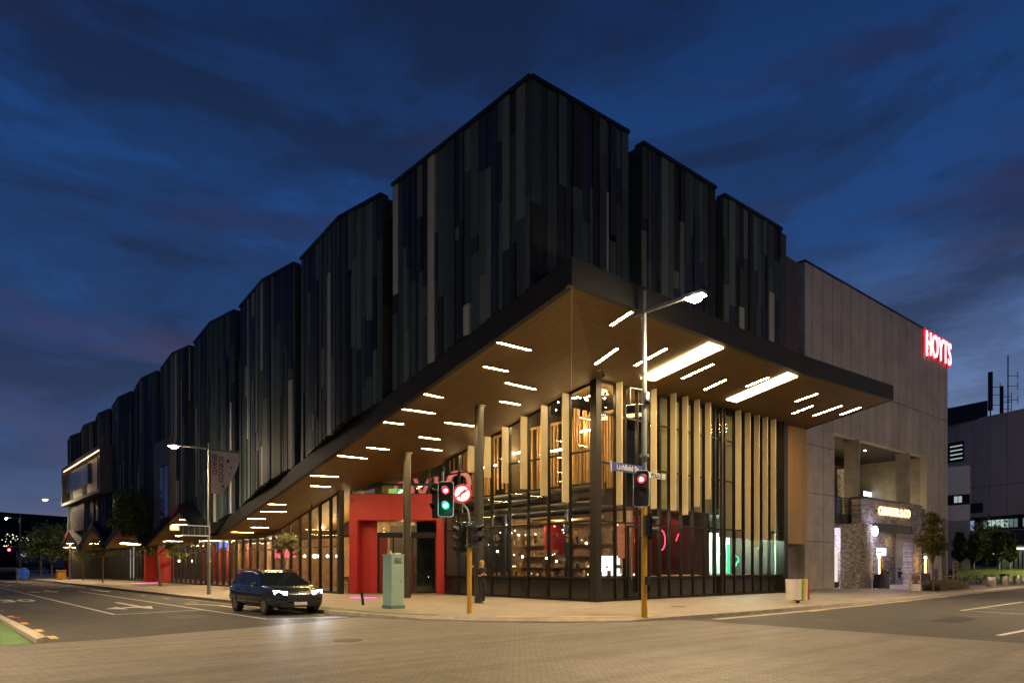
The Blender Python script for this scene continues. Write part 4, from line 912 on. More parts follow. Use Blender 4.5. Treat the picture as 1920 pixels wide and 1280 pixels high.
for a0, a1 in ((oL, 6.9), (17.4, oR)):
    b.box(a0, a1, .1, .15, 6.15, 6.22); k = a0 + .1
    while k < a1: b.box(k, k + .045, .1, .15, 4.5, 6.15); k += 1.15
rl = kp(b, 'railing', black_m)
for a0, a1 in ((oL + .05, 6.85), (17.45, oR - .05)): b = MB(MK); b.box(a0, a1, .12, .13, 5.1, 6.1); kp(b, 'balustrade_glass', dark_pane, rl)
# small ceiling spots and lights
for x, y in ((5.0, 1.6), (9.3, 1.6), (12.8, 1.8), (6, 4), (11, 4.2)):
    b = MB(MK); b.tube([(x, y, oT - .03), (x, y, oT - .004)], .06, 10); kp(b, 'downlight', bulb_e)
p = MK @ Vector((11, 3.5, 9.8)); area('light', (p.x - XO[0], p.y - XO[1], 9.8), 8, 1, 28, WARM2, (0, .3, -1), K)
p = MK @ Vector((15.6, 3.6, 5.4)); point_light('light', (p.x - XO[0], p.y - XO[1], 5.6), 90, WARM, .1, K)
for xx, yy, zz, ee in ((5.5, 2.5, 6.2, 60), (10.5, 3.6, 8.2, 80), (17.8, 2.4, 6.0, 130), (18.5, 1.6, 3.2, 30)):
    p = MK @ Vector((xx, yy, zz)); point_light('light', (p.x - XO[0], p.y - XO[1], zz), ee, WARM, .05, K)
p = MK @ Vector((12, 1.2, 4.2)); area('light', (p.x - XO[0], p.y - XO[1], 4.3), 7, .25, 420, (.86, .74, .95), (0, .5, -1), K)
# lit tall window at the left of the bar
b = MB(MK); b.box(4.4, 7.0, 1.2, 1.3, .3, 2.9); kp(b, 'bar_window', emis('cream_window', (1, .85, .75), .9))
b = MB(MK); b.box(5.5, 5.7, 1.0, 1.15, 0, 4.4); b.box(4.0, 5.5, 1.1, 1.19, 2.5, 2.95, 1); b.box(4.9, 5.05, 1.1, 1.19, 1.6, 2.1); b.box(4.0, 7.0, 1.1, 1.19, 0, .4); kp(b, 'window_frame', [black_m, emis('violet_band', (.3, .2, 1), 1.5)])
# stone porch in front of the opening
b = MB(MK); b.box(6.6, 7.9, -.6, .1, 0, 4.55, 0); b.box(15.5, 17.3, -.6, .1, 0, 6.2, 0); b.box(6.6, 15.5, -.6, .05, 4.55, 6.2, 0); kp(b, 'stone_porch', stone)
b = MB(MK); b.box(7.9, 15.5, -.55, -.35, 4.0, 4.55); b.box(6.5, 17.4, -.65, .1, 6.2, 6.3); kp(b, 'porch_beam', black_m)
pts = [(5.45 + 1.5 - 1.5 * math.cos(a), .3 - 1.35 * math.sin(a)) for a in [k * math.pi / 14 for k in range(15)]]
b = MB(MK); b.prism([(x, y) for x, y in pts][::1], 0, [4.4 if i < 9 else 4.4 - (i - 8) * .1 for i in range(15)]); kp(b, 'rounded_stone_wall', stone2)
def kpos(x, y, z): return MK @ Vector((x, y, z))
def kthing(name, label, cat, x, y, z=0, group=None): p = kpos(x, y, z); return emp(name, label, cat, p, math.atan2(u.y, u.x), group)
# signs
e = kthing('cinema_sign', 'red glowing HOYTS sign with four small ticks high on the concrete wall', 'sign', 19.6, -.04, 19.6)
hs = emis('sign_white_red', (1, .50, .54), 2.2); hr = emis('sign_red', (1, .008, .04), .9)
text('HOYTS', 3.0, hr, e, facing((2.45, -.10, 0), (0, -1, 0)), .03, 'letter_halo', .10, .62); text('HOYTS', 2.7, hs, e, facing((2.45, -.2, 0), (0, -1, 0)), .04, 'lettering', .012, .66)
b = MB()
for k in range(4): b.box(-.15, .12, -.2, -.1, -.95 + k * .52, -.68 + k * .52)
b.build('tick_marks', hs, e)
b = MB(); b.box(-.3, -.24, -.09, .0, -1, 1.05); b.box(5.0, 5.06, -.09, 0, -1, 1.05)
for z in (-.6, .6): b.box(-.24, 5.0, -.07, .0, z, z + .05)
b.build('mounting_rail', dark_metal, e)
e = kthing('bar_sign', 'glowing warm CURATOR & CO lettering on the stone porch', 'sign', 12.0, -.62, 5.45)
text('CURATOR & CO', .82, emis('sign_amber', (1, .56, .22), 4.5), e, facing((0, -.06, 0), (0, -1, 0)), .03, 'lettering', .015, .92)
b = MB(); b.box(-3.2, 3.2, -.03, 0, -.05, .05); b.build('mounting_rail', black_m, e)
e = kthing('round_sign', 'round white glowing sign projecting from the left stone pier', 'sign', 7.6, -1.1, 3.95)
b = MB(); b.tube([(0, -.06, 0), (0, .06, 0)], .34, 24); b.build('disc', emis('disc_glow', (.85, .8, 1), 7), e); b = MB(); b.box(-.02, .02, .06, .5, -.02, .02); b.build('bracket', black_m, e)
b = MB(); b.tube([(-.15, -.07, 0), (.15, -.07, 0)], .03, 6); b.ball((-.12, -.07, .08), .03); b.ball((.12, -.07, .08), .03); b.build('emblem', mat('emblem_grey', (.3, .3, .3), .6, var=0), e)
p = kpos(7.3, -1.2, 4.0); point_light('light', (0.1, -.25, 0), 130, (.85, .78, 1), .3, e)
# televisions
T1 = kpx(1652, 1034, 2.35); T2 = kpx(1675, 925, 4.4); T3 = kpx(1628, 926, 4.4)
for i, (x, y, z, w, h_, c, lab) in enumerate(((T1[0], 2.35, T1[1], 1.9, .62, (.62, .58, 1), 'bluish television on the stone wall under the porch'), (T2[0], 4.1, T2[1], 1.3, .8, (.85, 1, .45), 'green and white screen upstairs beside the second blade column'), (T3[0], 4.4, T3[1], 1.9, .4, (.7, .9, 1), 'pale blue screen upstairs between the blade columns'))):
    e = kthing('television', lab, 'television', x, y, z)
    b = MB(); b.box(-w / 2 - .04, w / 2 + .04, -.0, .06, -h_ / 2 - .04, h_ / 2 + .04); b.build('casing', black_m, e)
    b = MB(); b.box(-w / 2, w / 2, -.012, -.002, -h_ / 2, h_ / 2); b.build('screen', emis('tv_glow_%d' % i, c, 3), e)
# patio heaters with flame tubes
amber = emis('flame_amber', (1, .55, .18), 28)
for i, x in enumerate((7.9, 16.2)):
    e = kthing('patio_heater', ['tapering patio heater with a bright flame before the rounded stone wall', 'tapering patio heater with a bright flame at the right stone pier'][i], 'patio heater', x, -1.25, 0, 'patio heaters by the porch')
    b = MB(); b._a([(-.32, -.32, 0), (.32, -.32, 0), (.32, .32, 0), (-.32, .32, 0), (-.24, -.24, .95), (.24, -.24, .95), (.24, .24, .95), (-.24, .24, .95)], [(3, 2, 1, 0), (4, 5, 6, 7), (0, 1, 5, 4), (1, 2, 6, 5), (2, 3, 7, 6), (3, 0, 4, 7)]); b.build('base', black_m, e)
    b = MB()
    for sx in (-1, 1):
        for sy in (-1, 1): b.tube([(.24 * sx, .24 * sy, .95), (.09 * sx, .09 * sy, 2.45)], .014, 5)
    b.tube([(0, 0, 2.45), (0, 0, 2.5)], .2, 12); b.build('frame', steel, e)
    b = MB(); b.tube([(0, 0, 1.0), (0, 0, 2.0)], .03, 8); b.ball((0, 0, 2.15), .085, 0, 8, (1, 1, 1.4)); b.build('flame', amber, e)
    point_light('light', (0, 0, 2.2), 18, WARM, .08, e)
# menu stand, barrel and blackboard by the bar
e = kthing('menu_stand', 'black folding menu board leaning beside the rounded stone wall', 'menu board', 7.1, -1.9)
b = MB(); b._a([(-.3, -.25, 0), (.3, -.25, 0), (.3, 0, 1.3), (-.3, 0, 1.3), (-.3, -.22, 0), (.3, -.22, 0), (.3, .03, 1.3), (-.3, .03, 1.3)], [(0, 1, 2, 3), (7, 6, 5, 4), (0, 3, 7, 4), (1, 5, 6, 2), (3, 2, 6, 7)]); b.build('front_board', black_m, e)
b = MB(); b._a([(-.3, .25, 0), (.3, .25, 0), (.3, .04, 1.3), (-.3, .04, 1.3)], [(0, 1, 2, 3)]); b.build('rear_board', black_m, e)
e = kthing('blackboard', 'wooden framed chalk blackboard standing behind the small street tree', 'blackboard', 21.6, -1.6)
b = MB(); b.box(-.5, -.42, 0, .06, 0, 1.9); b.box(.42, .5, 0, .06, 0, 1.9); b.box(-.42, .42, 0, .06, 1.82, 1.9); b.build('frame', mat('pine_frame', (.45, .24, .09), .6, var=.1), e)
b = MB(); b.box(-.42, .42, .02, .05, .35, 1.82); b.build('board', mat('chalk_board', (.03, .025, .025), .8, var=.4, scale=8), e)
chalk = mat('chalk', (.5, .45, .42), .8, var=0)
text('BURGER', .16, chalk, e, facing((0, -.0, 1.55), (0, -1, 0)), .002, 'upper_chalk'); text('& PINT', .18, chalk, e, facing((0, -.0, 1.25), (0, -1, 0)), .002, 'middle_chalk'); text('$20', .32, mat('pink_chalk', (.5, .2, .25), .8, var=0), e, facing((0, -.0, .75), (0, -1, 0)), .002, 'price_chalk')
# low white wall beside the planter
b = MB(MK); b.box(17.6, 21, -.25, -.05, 0, .85); tag(b.build('garden_wall', conc_plain, off=(60.5, 19.4, 0)), 'low pale concrete wall right of the porch below the ivy', 'wall')
b = MB(MK); rr = random.Random(4)
for k in range(1500):
    c = Vector((rr.uniform(17.6, 20.0), rr.uniform(.1, .9), rr.uniform(.85, 3.6))); s_ = .12; a = Vector((rr.gauss(0, 1), rr.gauss(0, 1), rr.gauss(0, 1))).normalized(); w = a.orthogonal().normalized() * s_; a *= s_
    b._a([tuple(c - a), tuple(c + w), tuple(c + a), tuple(c - w)], [(0, 1, 2, 3)], rr.randrange(2))
tag(b.build('climbing_plant', LEAF[:2], off=(60.8, 19.8, 0)), 'dark leafy climbing plant filling the opening right of the porch', 'plant')

# ================================================================== PEOPLE
def human(joints, edges, rad, root, cls, name='person', hair=None, sub=2):
    """skinned body from named joints; cls(center, face) -> material index"""
    names = list(joints); idx = {n: i for i, n in enumerate(names)}
    bm = bmesh.new(); lay = bm.verts.layers.skin.verify()
    vs = [bm.verts.new(joints[n]) for n in names]
    for n, v in zip(names, vs):
        r = rad[n]; v[lay].radius = r if isinstance(r, tuple) else (r, r); v[lay].use_root = (n == root)
    for a, c in edges: bm.edges.new((vs[idx[a]], vs[idx[c]]))
    me = bpy.data.meshes.new('tmp'); bm.to_mesh(me); bm.free()
    o = bpy.data.objects.new('tmp', me); C.objects.link(o)
    m = o.modifiers.new('skin', 'SKIN'); m.use_smooth_shade = True
    s_ = o.modifiers.new('sub', 'SUBSURF'); s_.levels = s_.render_levels = sub
    bpy.context.view_layer.update()
    me2 = bpy.data.meshes.new_from_object(o.evaluated_get(bpy.context.evaluated_depsgraph_get())); bpy.data.objects.remove(o)
    for q in me2.polygons: q.use_smooth = True; q.material_index = cls(q.center)
    return me2
def body(pose, mats, cls, hand_l, hand_r, label, loc, rz, hair, hairm, sub=2, group=None):
    J = dict(pose); E_ = [('pelvis', 'waist'), ('waist', 'chest'), ('chest', 'neck'), ('neck', 'jaw'), ('jaw', 'head'), ('head', 'crown'), ('head', 'nose')]
    Rr = {'pelvis': (.15, .11), 'waist': (.125, .095), 'chest': (.155, .105), 'neck': .052, 'jaw': .07, 'head': (.088, .098), 'crown': .055, 'nose': .016}
    for s_ in 'lr':
        E_ += [('chest', 'sh' + s_), ('sh' + s_, 'el' + s_), ('el' + s_, 'wr' + s_), ('wr' + s_, 'pa' + s_), ('pelvis', 'hip' + s_), ('hip' + s_, 'kn' + s_), ('kn' + s_, 'an' + s_), ('an' + s_, 'to' + s_)]
        Rr.update({'sh' + s_: .062, 'el' + s_: .042, 'wr' + s_: .028, 'pa' + s_: (.036, .018), 'hip' + s_: .092, 'kn' + s_: .060, 'an' + s_: .042, 'to' + s_: .036})
        pa = Vector(J['pa' + s_]); d = (pa - Vector(J['wr' + s_])).normalized(); sd = d.cross(Vector((0, -1, .3))).normalized()
        for k, (off, ln) in enumerate(((-.03, .065), (-.01, .08), (.012, .075), (.03, .058))):
            a = pa + sd * off + d * .02; J['f%d%s' % (k, s_)] = tuple(a + d * ln * .6); J['g%d%s' % (k, s_)] = tuple(a + d * ln * .9 + Vector((0, -.01, .028)))
            E_ += [('pa' + s_, 'f%d%s' % (k, s_)), ('f%d%s' % (k, s_), 'g%d%s' % (k, s_))]; Rr['f%d%s' % (k, s_)] = .009; Rr['g%d%s' % (k, s_)] = .008
        J['th' + s_] = tuple(pa - sd * .055 + Vector((0, 0, .03))); E_.append(('pa' + s_, 'th' + s_)); Rr['th' + s_] = .010
    me = human(J, E_, Rr, 'pelvis', cls, sub=sub)
    for m in mats: me.materials.append(m)
    e = emp('person', label, 'person', loc, rz, group)
    o = bpy.data.objects.new('body', me); C.objects.link(o); o.parent = e
    b = MB(); hd = Vector(J['head']); 
    b.ball((hd.x, hd.y + .025, hd.z + .035), .118, 0, 14, (.9, .95, 1.05))
    if hair == 'long': b.ball((hd.x, hd.y + .075, hd.z - .07), .105, 0, 12, (.95, .6, 1.5))
    b.build('hair', hairm, e)
    return e
# person leaning on the round column, reading a phone
st = dict(pelvis=(0, 0, .93), waist=(0, .02, 1.08), chest=(0, .035, 1.30), neck=(0, .0, 1.45), jaw=(0, -.03, 1.52), head=(0, -.02, 1.60), crown=(0, .0, 1.68), nose=(0, -.13, 1.575),
          shl=(.17, .03, 1.38), ell=(.23, .02, 1.12), wrl=(.10, -.20, 1.17), pal=(.05, -.25, 1.20), shr=(-.17, .03, 1.38), elr=(-.24, .0, 1.12), wrr=(-.10, -.20, 1.12), par=(-.04, -.25, 1.15),
          hipl=(.09, 0, .88), knl=(.08, -.10, .48), anl=(.05, -.12, .08), tol=(.06, -.26, .035), hipr=(-.09, 0, .88), knr=(-.05, -.14, .50), anr=(.02, -.22, .10), tor=(.0, -.36, .04))
def c_stand(c):
    if c.z < .1: return 3
    if c.z > 1.44: return 0
    if abs(c.x) < .2 and c.y < -.14 and c.z > 1.02: return 0
    return 1
lean = body(st, [skin_m, cloth_k, cloth_k, shoe_w], c_stand, 0, 0, 'blond person in black clothes leaning on the round column looking at a phone', (17.28, 21.45, 0), math.atan2(-.6612, .7503) + .25, 'long', hair_b)
b = MB(); b.box(-.035, .035, -.006, .006, -.07, .07)
ph = b.build('phone', [black_m]); ph.location = (17.28 - .17, 21.45 - .22, 1.27); ph.rotation_euler = (R(50), 0, -.6); tag(ph, 'small dark phone held by the person at the column', 'phone')
# three seated bar guests
se = dict(pelvis=(0, 0, .55), waist=(0, .02, .72), chest=(0, .02, .95), neck=(0, -.01, 1.10), jaw=(0, -.03, 1.17), head=(0, -.02, 1.25), crown=(0, 0, 1.33), nose=(0, -.13, 1.23),
          shl=(.17, .01, 1.03), ell=(.24, -.08, .80), wrl=(.14, -.30, .80), pal=(.10, -.37, .80), shr=(-.17, .01, 1.03), elr=(-.24, -.08, .80), wrr=(-.14, -.30, .80), par=(-.10, -.37, .80),
          hipl=(.10, -.02, .53), knl=(.14, -.42, .52), anl=(.14, -.42, .10), tol=(.15, -.56, .045), hipr=(-.10, -.02, .53), knr=(-.13, -.42, .52), anr=(-.13, -.40, .10), tor=(-.14, -.54, .045))
for i, (x, y, rz, m, lab) in enumerate(((kpx(1648, 1075, 1.5)[0], 1.5, .9, cloth_g, 'seated person in a pale top under the television by the porch'), (kpx(1663, 1075, 1.5)[0], 1.5, -.9, cloth_k, 'seated person in dark clothes facing left under the television'), (kpx(1687, 1075, 1.0)[0], 1.0, -.4, cloth_k, 'seated person in dark clothes near the right patio heater'))):
    p = kpos(x, y, 0)
    body(se, [skin_m, m, cloth_b, black_m], (lambda c: 3 if c.z < .09 else (0 if c.z > 1.09 or (c.y < -.26 and c.z > .7) else (2 if c.z < .62 else 1))), 0, 0, lab, p, rz, 'short', hair_d, 1)
    stool(p.x, p.y, .44, ['stool under the person in the pale top', 'stool under the person facing left', 'stool under the person near the right patio heater'][i], None)
p = kpos(kpx(1656, 1075, 1.4)[0], 1.3, 0); table(p.x, p.y, 'round bar table between the two seated people under the television', group=None)
# ================================================================== STREET FURNITURE
# --- traffic signals
red_off = mat('dark_lens', (.05, .01, .01), .3, var=0)
def signal_head(e, M, lamps, frame_w=.5, hgt=1.1, visor=.25, border=True):
    """head facing local -y; lamps list of (z, material)"""
    b = MB(M)
    def rr_(w, h, r, y, mi, ny=-1):
        pts = []
        for cx, cz, a0 in ((w - r, h - r, 0), (-w + r, h - r, 90), (-w + r, -h + r, 180), (w - r, -h + r, 270)):
            for k in range(5): a = R(a0 + k * 22.5); pts.append((cx + r * math.cos(a), y, cz + r * math.sin(a)))
        return pts
    P0 = rr_(frame_w / 2, hgt / 2, .09, 0, 0); P1 = [(x, .02, z) for x, y, z in P0]
    n = len(P0); b._a(P0 + P1, [tuple(range(n - 1, -1, -1)), tuple(range(n, 2 * n))] + [(i, (i + 1) % n, n + (i + 1) % n, n + i) for i in range(n)], 0)
    b.box(-.16, .16, .02, .2, -hgt / 2 + .12, hgt / 2 - .12, 0)
    h = b.build('signal_head', [black_m], e)
    if border:
        b = MB(M); P = rr_(frame_w / 2 - .008, hgt / 2 - .008, .085, -.008, 0); b.tube(P + [P[0]], .014, 5); b.build('border', white_m, h)
    for z, m in lamps:
        b = MB(M); b.disc((0, -.02, z), (0, -1, 0), .105, 18, 0, .015); b.build('lens', m, h)
        if m in (red_l, grn_l): b = MB(M); b.ball((0, -.03, z), .055, 0, 10, (1, .3, 1)); b.build('glare_centre', glare_r if m == red_l else glare_g, h)  # added pale ball stands in for the overexposed lens centre
        b = MB(M)
        P = []; nseg = 12
        for i in range(nseg + 1):
            a = R(-20 + 220 * i / nseg); P.append((.125 * math.cos(a), -.012, z + .125 * math.sin(a))); P.append((.125 * math.cos(a), -.012 - visor * (1 if 30 < -20 + 220 * i / nseg < 150 else .55), z + .125 * math.sin(a)))
        b._a(P, [(2 * i, 2 * i + 1, 2 * i + 3, 2 * i + 2) for i in range(nseg)]); b.build('visor', black_m, h)
    return h
red_l = emis('red_signal', (1, .03, .05), 3.2); grn_l = emis('green_signal', (.01, 1, .48), 3.6); glare_r = emis('red_glare', (1, .75, .7), 12); glare_g = emis('green_glare', (.75, 1, .9), 14); grn_halo = emis('lens_ring_red', (1, .0, .04), 1.5)
def Mface(loc, n): 
    n = Vector(n).normalized(); y = -n; x = y.cross(Vector((0, 0, 1))).normalized(); M = Matrix((x, y, Vector((0, 0, 1)))).transposed().to_4x4(); M.translation = Vector(loc); return M
# right signal and lamp pole
SX, SY = 16.4, 12.65
e = emp('traffic_signal_pole', 'tall grey and yellow corner pole with a red signal and a bright street lamp arm', 'traffic signal', (SX, SY, 0))
b = MB(); b.tube([(0, 0, 0), (0, 0, 3.25)], .085, 20); b.tube([(0, 0, 0), (0, 0, .3)], .095, 20); b.build('yellow_post', yellow_m, e)
b = MB(); b.tube([(0, 0, 3.25), (0, 0, 6.4)], .08, 20); b.tube([(0, 0, 6.4), (0, 0, 9.7)], [.078, .06], 20); b.build('upper_pole', galv, e)
b = MB(); b.tube([(0, 0, 4.75), (0, 0, 4.83)], .14, 20); b.box(-.2, .2, -.02, .02, 4.76, 4.79); b.build('collar', galv, e)
b = MB(); b.box(-.04, .04, -1.45, .42, 9.02, 9.12); b.box(-.12, .12, -2.05, -1.4, 9.0, 9.1); arm = b.build('lamp_arm', galv, e)
lampE = emis('street_lamp_glow', (1, .84, .60), 220)
b = MB(); b.box(-.12, .12, -2.03, -1.5, 8.965, 8.998); b.ball((0, -1.78, 8.94), .15, 0, 14, (1, 1.2, .7)); b.build('lamp_lens', lampE, arm)  # lens ball oversized, its shape takes in the lamp's glare
point_light('light', (0, -1.78, 8.86), 6800, (1, .74, .42), .12, e, R(165)); point_light('light', (0, -1.78, 8.84), 330, (1, .80, .52), .1, e)
b = MB(); b.tube([(0, -.1, 6.65), (0, -.1, 6.45)], .07, 12); b.ball((0, -.12, 6.38), .085, 1, 12); b.tube([(0, 0, 6.75), (-.65, 0, 6.7), (-.65, 0, 6.25)], .012, 6); b.build('security_camera', [white_m, black_m], e)
b = MB(); b.box(-.07, .07, -.17, -.08, .95, 1.2); b.build('push_button', black_m, e)
signal_head(e, Mface((-.28, -.1, 3.78), -FWD), [(.27, red_l), (-.12, red_off)], .48, 1.08)
signal_head(e, Mface((.12, -.05, 2.7), (.95, -.3, 0)), [(.16, red_off), (-.16, red_off)], .42, .85, .3, False)
# left signal
LX, LY = 13.35, 17.2
e = emp('traffic_signal_pole', 'yellow signal pole with a bright green light beside the person', 'traffic signal', (LX, LY, 0))
b = MB(); b.tube([(0, 0, 0), (0, 0, 2.65)], .075, 18); b.tube([(0, 0, 0), (0, 0, .25)], .085, 18); b.build('yellow_post', yellow_m, e)
q = lambda r_, f_, z: tuple(RGT * r_ + FWD * f_ + Vector((0, 0, z)))
b = MB(); b.tube([q(0, 0, 2.65), q(0, 0, 3.0), q(-.06, 0, 3.3), q(-.22, 0, 3.5), q(-.6, 0, 3.62), q(-.85, 0, 3.65)], .035, 10); b.tube([q(-.85, 0, 4.5), q(-.85, 0, 2.9)], .04, 10); b.build('bracket_arm', galv, e)
signal_head(e, Mface(q(-.74, -.12, 3.62), -FWD), [(.27, red_l), (-.20, grn_l)], .5, 1.12)
signal_head(e, Mface(q(-1.06, .05, 3.58), Vector((-.9, .2, 0)) - FWD * .3), [(.27, red_off), (-.2, red_off)], .46, 1.1, .2, False)
signal_head(e, Mface(q(.2, -.08, 2.5), RGT * .8 - FWD * .55), [(.16, red_off), (-.16, red_off)], .40, .80, .28, False)
signal_head(e, Mface(q(-.35, .1, 2.35), -RGT * .8 - FWD * .5), [(.3, red_off), (0, red_off), (-.3, red_off)], .36, 1.05, .22, False)
b = MB(); b.box(-.1, .1, -.1, .1, 2.1, 2.18); b.build('bracket', galv, e)
point_light('light', q(-.74, -.45, 3.42), 6, (.05, 1, .6), .06, e)
e = emp('no_right_turn_sign', 'round white no right turn sign with a red ring beside the green signal', 'road sign', Vector((LX, LY, 3.8)) + RGT * -.22)
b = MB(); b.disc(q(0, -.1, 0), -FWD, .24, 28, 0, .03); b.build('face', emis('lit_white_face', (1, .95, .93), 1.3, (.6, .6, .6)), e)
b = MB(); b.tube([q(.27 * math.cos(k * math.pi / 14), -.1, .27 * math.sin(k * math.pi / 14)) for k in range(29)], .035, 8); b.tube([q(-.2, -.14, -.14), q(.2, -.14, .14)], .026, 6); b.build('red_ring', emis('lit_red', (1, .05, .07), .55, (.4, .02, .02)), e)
b = MB(); b.tube([q(-.06, -.13, -.16), q(-.06, -.13, -.02), q(-.02, -.13, .06), q(.06, -.13, .07)], .02, 6); b._a([q(.05, -.135, .14), q(.05, -.135, 0), q(.15, -.135, .07)], [(0, 1, 2)]); b.build('arrow', black_m, e)
b = MB(); b.tube([q(0, .0, -.28), q(.0, .0, -.6)], .02, 8); b.box(-.02, .02, -.04, .06, -.05, .05); b.build('bracket', galv, e)
# street name signs on the right pole
blue_s = mat('street_sign_blue', (.025, .055, .28), .4, var=.03)
e = emp('street_name_sign', 'blue street name sign reading Lichfield St on the corner pole', 'street sign', (SX - .8, SY, 4.34))
b = MB(); b.box(-.72, .70, -.015, .015, -.12, .12); b.build('plate', blue_s, e); b = MB(); b.box(-.74, -.70, -.02, .02, -.16, .15); b.build('end_cap', white_m, e)
text('Lichfield St', .22, white_m, e, facing((0, -.02, 0), (0, -1, 0)), .002, 'lettering', .004, 1.02)
e = emp('direction_sign', 'small white POLICE sign pointing right on the corner pole', 'street sign', (SX + .55, SY, 4.24))
b = MB(); b.box(-.45, .48, -.015, .015, -.085, .085); b.build('plate', white_m, e); text('POLICE', .17, black_m, e, facing((.03, -.02, 0), (0, -1, 0)), .002, 'lettering', .004, .95)
# --- street lamps
def lamp(x, y, h_, arm_l, label, E_, az=math.pi, pole_r=.085, group='grey street lamps', back=0):
    e = emp('street_lamp', label, 'street lamp', (x, y, 0), az, group)
    b = MB(); b.tube([(0, 0, 0), (0, 0, h_)], [pole_r, pole_r * .6], 16); b.tube([(0, 0, 0), (0, 0, .5)], pole_r * 1.15, 16); b.build('pole', galv, e)
    b = MB(); b.box(-back - .05, arm_l - .1, -.035, .035, h_ - .35, h_ - .27); b.box(arm_l - .2, arm_l + .4, -.1, .1, h_ - .37, h_ - .28); a_ = b.build('arm', galv, e)
    b = MB(); b.box(arm_l - .1, arm_l + .35, -.08, .08, h_ - .4, h_ - .372); b.ball((arm_l + .12, 0, h_ - .42), .14, 0, 12, (1.2, 1, .7)); b.build('lamp_lens', lampE, a_)
    point_light('light', (arm_l + .12, 0, h_ - .52), E_ * 3.0, (1, .73, .40), .12, e, R(152)); point_light('light', (arm_l + .12, 0, h_ - .54), E_ * (.6 if group else .22), (1, .74, .42), .12, e)
    return e
l2 = lamp(12.0, 38.2, 8.1, 1.63, 'tall street lamp post carrying a pale banner near the passing car', 1000, back=1.9)
lamp(13.46, 90.5, 9.2, 2.2, 'street lamp in front of the lit screen box at the far end', 1100)
for (x, y, az, E_, lab) in ((34, -3.2, R(90), 8200, 'street lamp across Lichfield Street opposite the concrete building'), (60, -2.0, R(90), 8200, 'street lamp further along the far side of Lichfield Street'), (-3.6, 19.5, R(0), 3500, 'street lamp on the corner left of the camera'), (4, -5.5, R(60), 3700, 'street lamp on the corner behind the camera'), (96, 8, R(60), 9000, 'added unseen street lamp that warms the grey building')): lamp(x, y, 9.4, 1.9, lab, E_, az, group=None)  # last lamp is an added one, out of view, to warm the grey building
# banner and finger sign
e = emp('street_banner', 'pale pinkish banner with dark red rotated letters blowing from the lamp post', 'banner', (12.12, 38.2, 7.72))
ban = mat('banner_cloth', (.80, .66, .63), .8, var=.12, scale=2)
b = MB(); nx, nz = 8, 12; P = []
for j in range(nz + 1):
    for i in range(nx + 1):
        t = j / nz; w = 1.55 * (1 - .62 * t ** 1.6); P.append((w * i / nx, .06 * math.sin(i * 1.1 + j * .5) * (i / nx), -2.3 * t))
F_ = [(j * (nx + 1) + i, j * (nx + 1) + i + 1, (j + 1) * (nx + 1) + i + 1, (j + 1) * (nx + 1) + i) for j in range(nz) for i in range(nx)]
b._a(P + [(x, y + .012, z) for x, y, z in P], F_ + [tuple(k + len(P) for k in f[::-1]) for f in F_], 0, True); b.build('cloth', ban, e)
dk = mat('banner_red_print', (.09, .02, .03), .8, var=0)
text('BRAVD', .36, dk, e, facing((.16, -.05, -.75), (0, -1, 0), R(-90)), .002, 'first_line', .004, .95); text('SCIROCO', .36, dk, e, facing((.47, -.09, -.98), (0, -1, 0), R(-90)), .002, 'second_line', .004, .9)
b = MB()
for (x, z, r_) in ((.85, -.5, .09), (1.02, -.85, .06), (.95, -1.2, .05), (.6, -1.9, .07)): b.disc((x, -.09, z), (0, -1, 0), r_, 8)
b.build('print_spots', mat('banner_spots', (.16, .09, .06), .8, var=0), e)
b = MB(); b.tube([(-.1, 0, .02), (1.6, 0, .02)], .02, 8); b.build('top_rod', galv, e)
e = emp('message_sign', 'dark slatted sign panel with two pale edges on the banner lamp post', 'sign', (11.35, 38.1, 3.38))
b = MB(); b.box(-.75, .6, -.04, .04, -.24, .24)
for k in range(5): b.box(-.7 + k * .28, -.67 + k * .28, -.05, -.04, -.22, .22, 1)
b.build('panel', [black_m, galv], e); b = MB(); b.box(-.8, .6, -.07, .05, .24, .28); b.box(-.8, .6, -.07, .05, -.28, -.24); b.build('rail', emis('cool_edge', (.8, .8, .9), .35, (.7, .7, .7)), e)
# --- green cabinet
e = emp('utility_cabinet', 'tall pale green utility cabinet on the corner pavement', 'utility cabinet', (12.95, 21.1, 0), math.atan2(-.6612, .7503) + .78)
b = MB(); b.box(-.27, .27, -.27, .27, .12, 1.88); b.box(-.285, .285, -.285, .285, 1.88, 1.93); b.box(-.275, .275, -.275, .275, 1.52, 1.535); b.build('body', teal_m, e, bev=.008)
b = MB(); b.box(-.29, .29, -.29, .29, 0, .12); b.build('plinth', mat('cabinet_plinth', (.12, .2, .16), .6, var=.05), e)
b = MB(); b.box(-.22, .22, -.276, -.27, .2, 1.48); b.box(.12, .15, -.285, -.276, .9, 1.02, 1); db = b.build('door', [teal_m, galv], e)
b = MB()
for k in range(6): b.box(-.15, .15, -.279, -.276, 1.6 + k * .035, 1.615 + k * .035)
for k in range(6): b.box(.276, .279, -.15, .15, .3 + k * .035, .315 + k * .035)
b.build('vent_slots', black_m, e)
b = MB(); b.box(.0, .22, -.15, .15, 1.93, 1.98); b.tube([(-.15, 0, 1.93), (-.15, 0, 2.08)], .012, 6); b.tube([(-.08, .05, 1.93), (-.08, .05, 2.05)], .03, 8); b.build('vent_cap', white_m, e)
# --- leaning black bollard
e = emp('bollard', 'short black bollard leaning slightly near the green ramp', 'bollard', (13.1, 23.6, 0)); b = MB(); b.tube([(.03, 0, 0), (-.03, .02, .5)], .055, 12); b.build('post', black_m, e); b = MB(); b.tube([(-.031, .02, .5), (-.033, .02, .515)], .045, 12); b.build('cap', dark_metal, e)
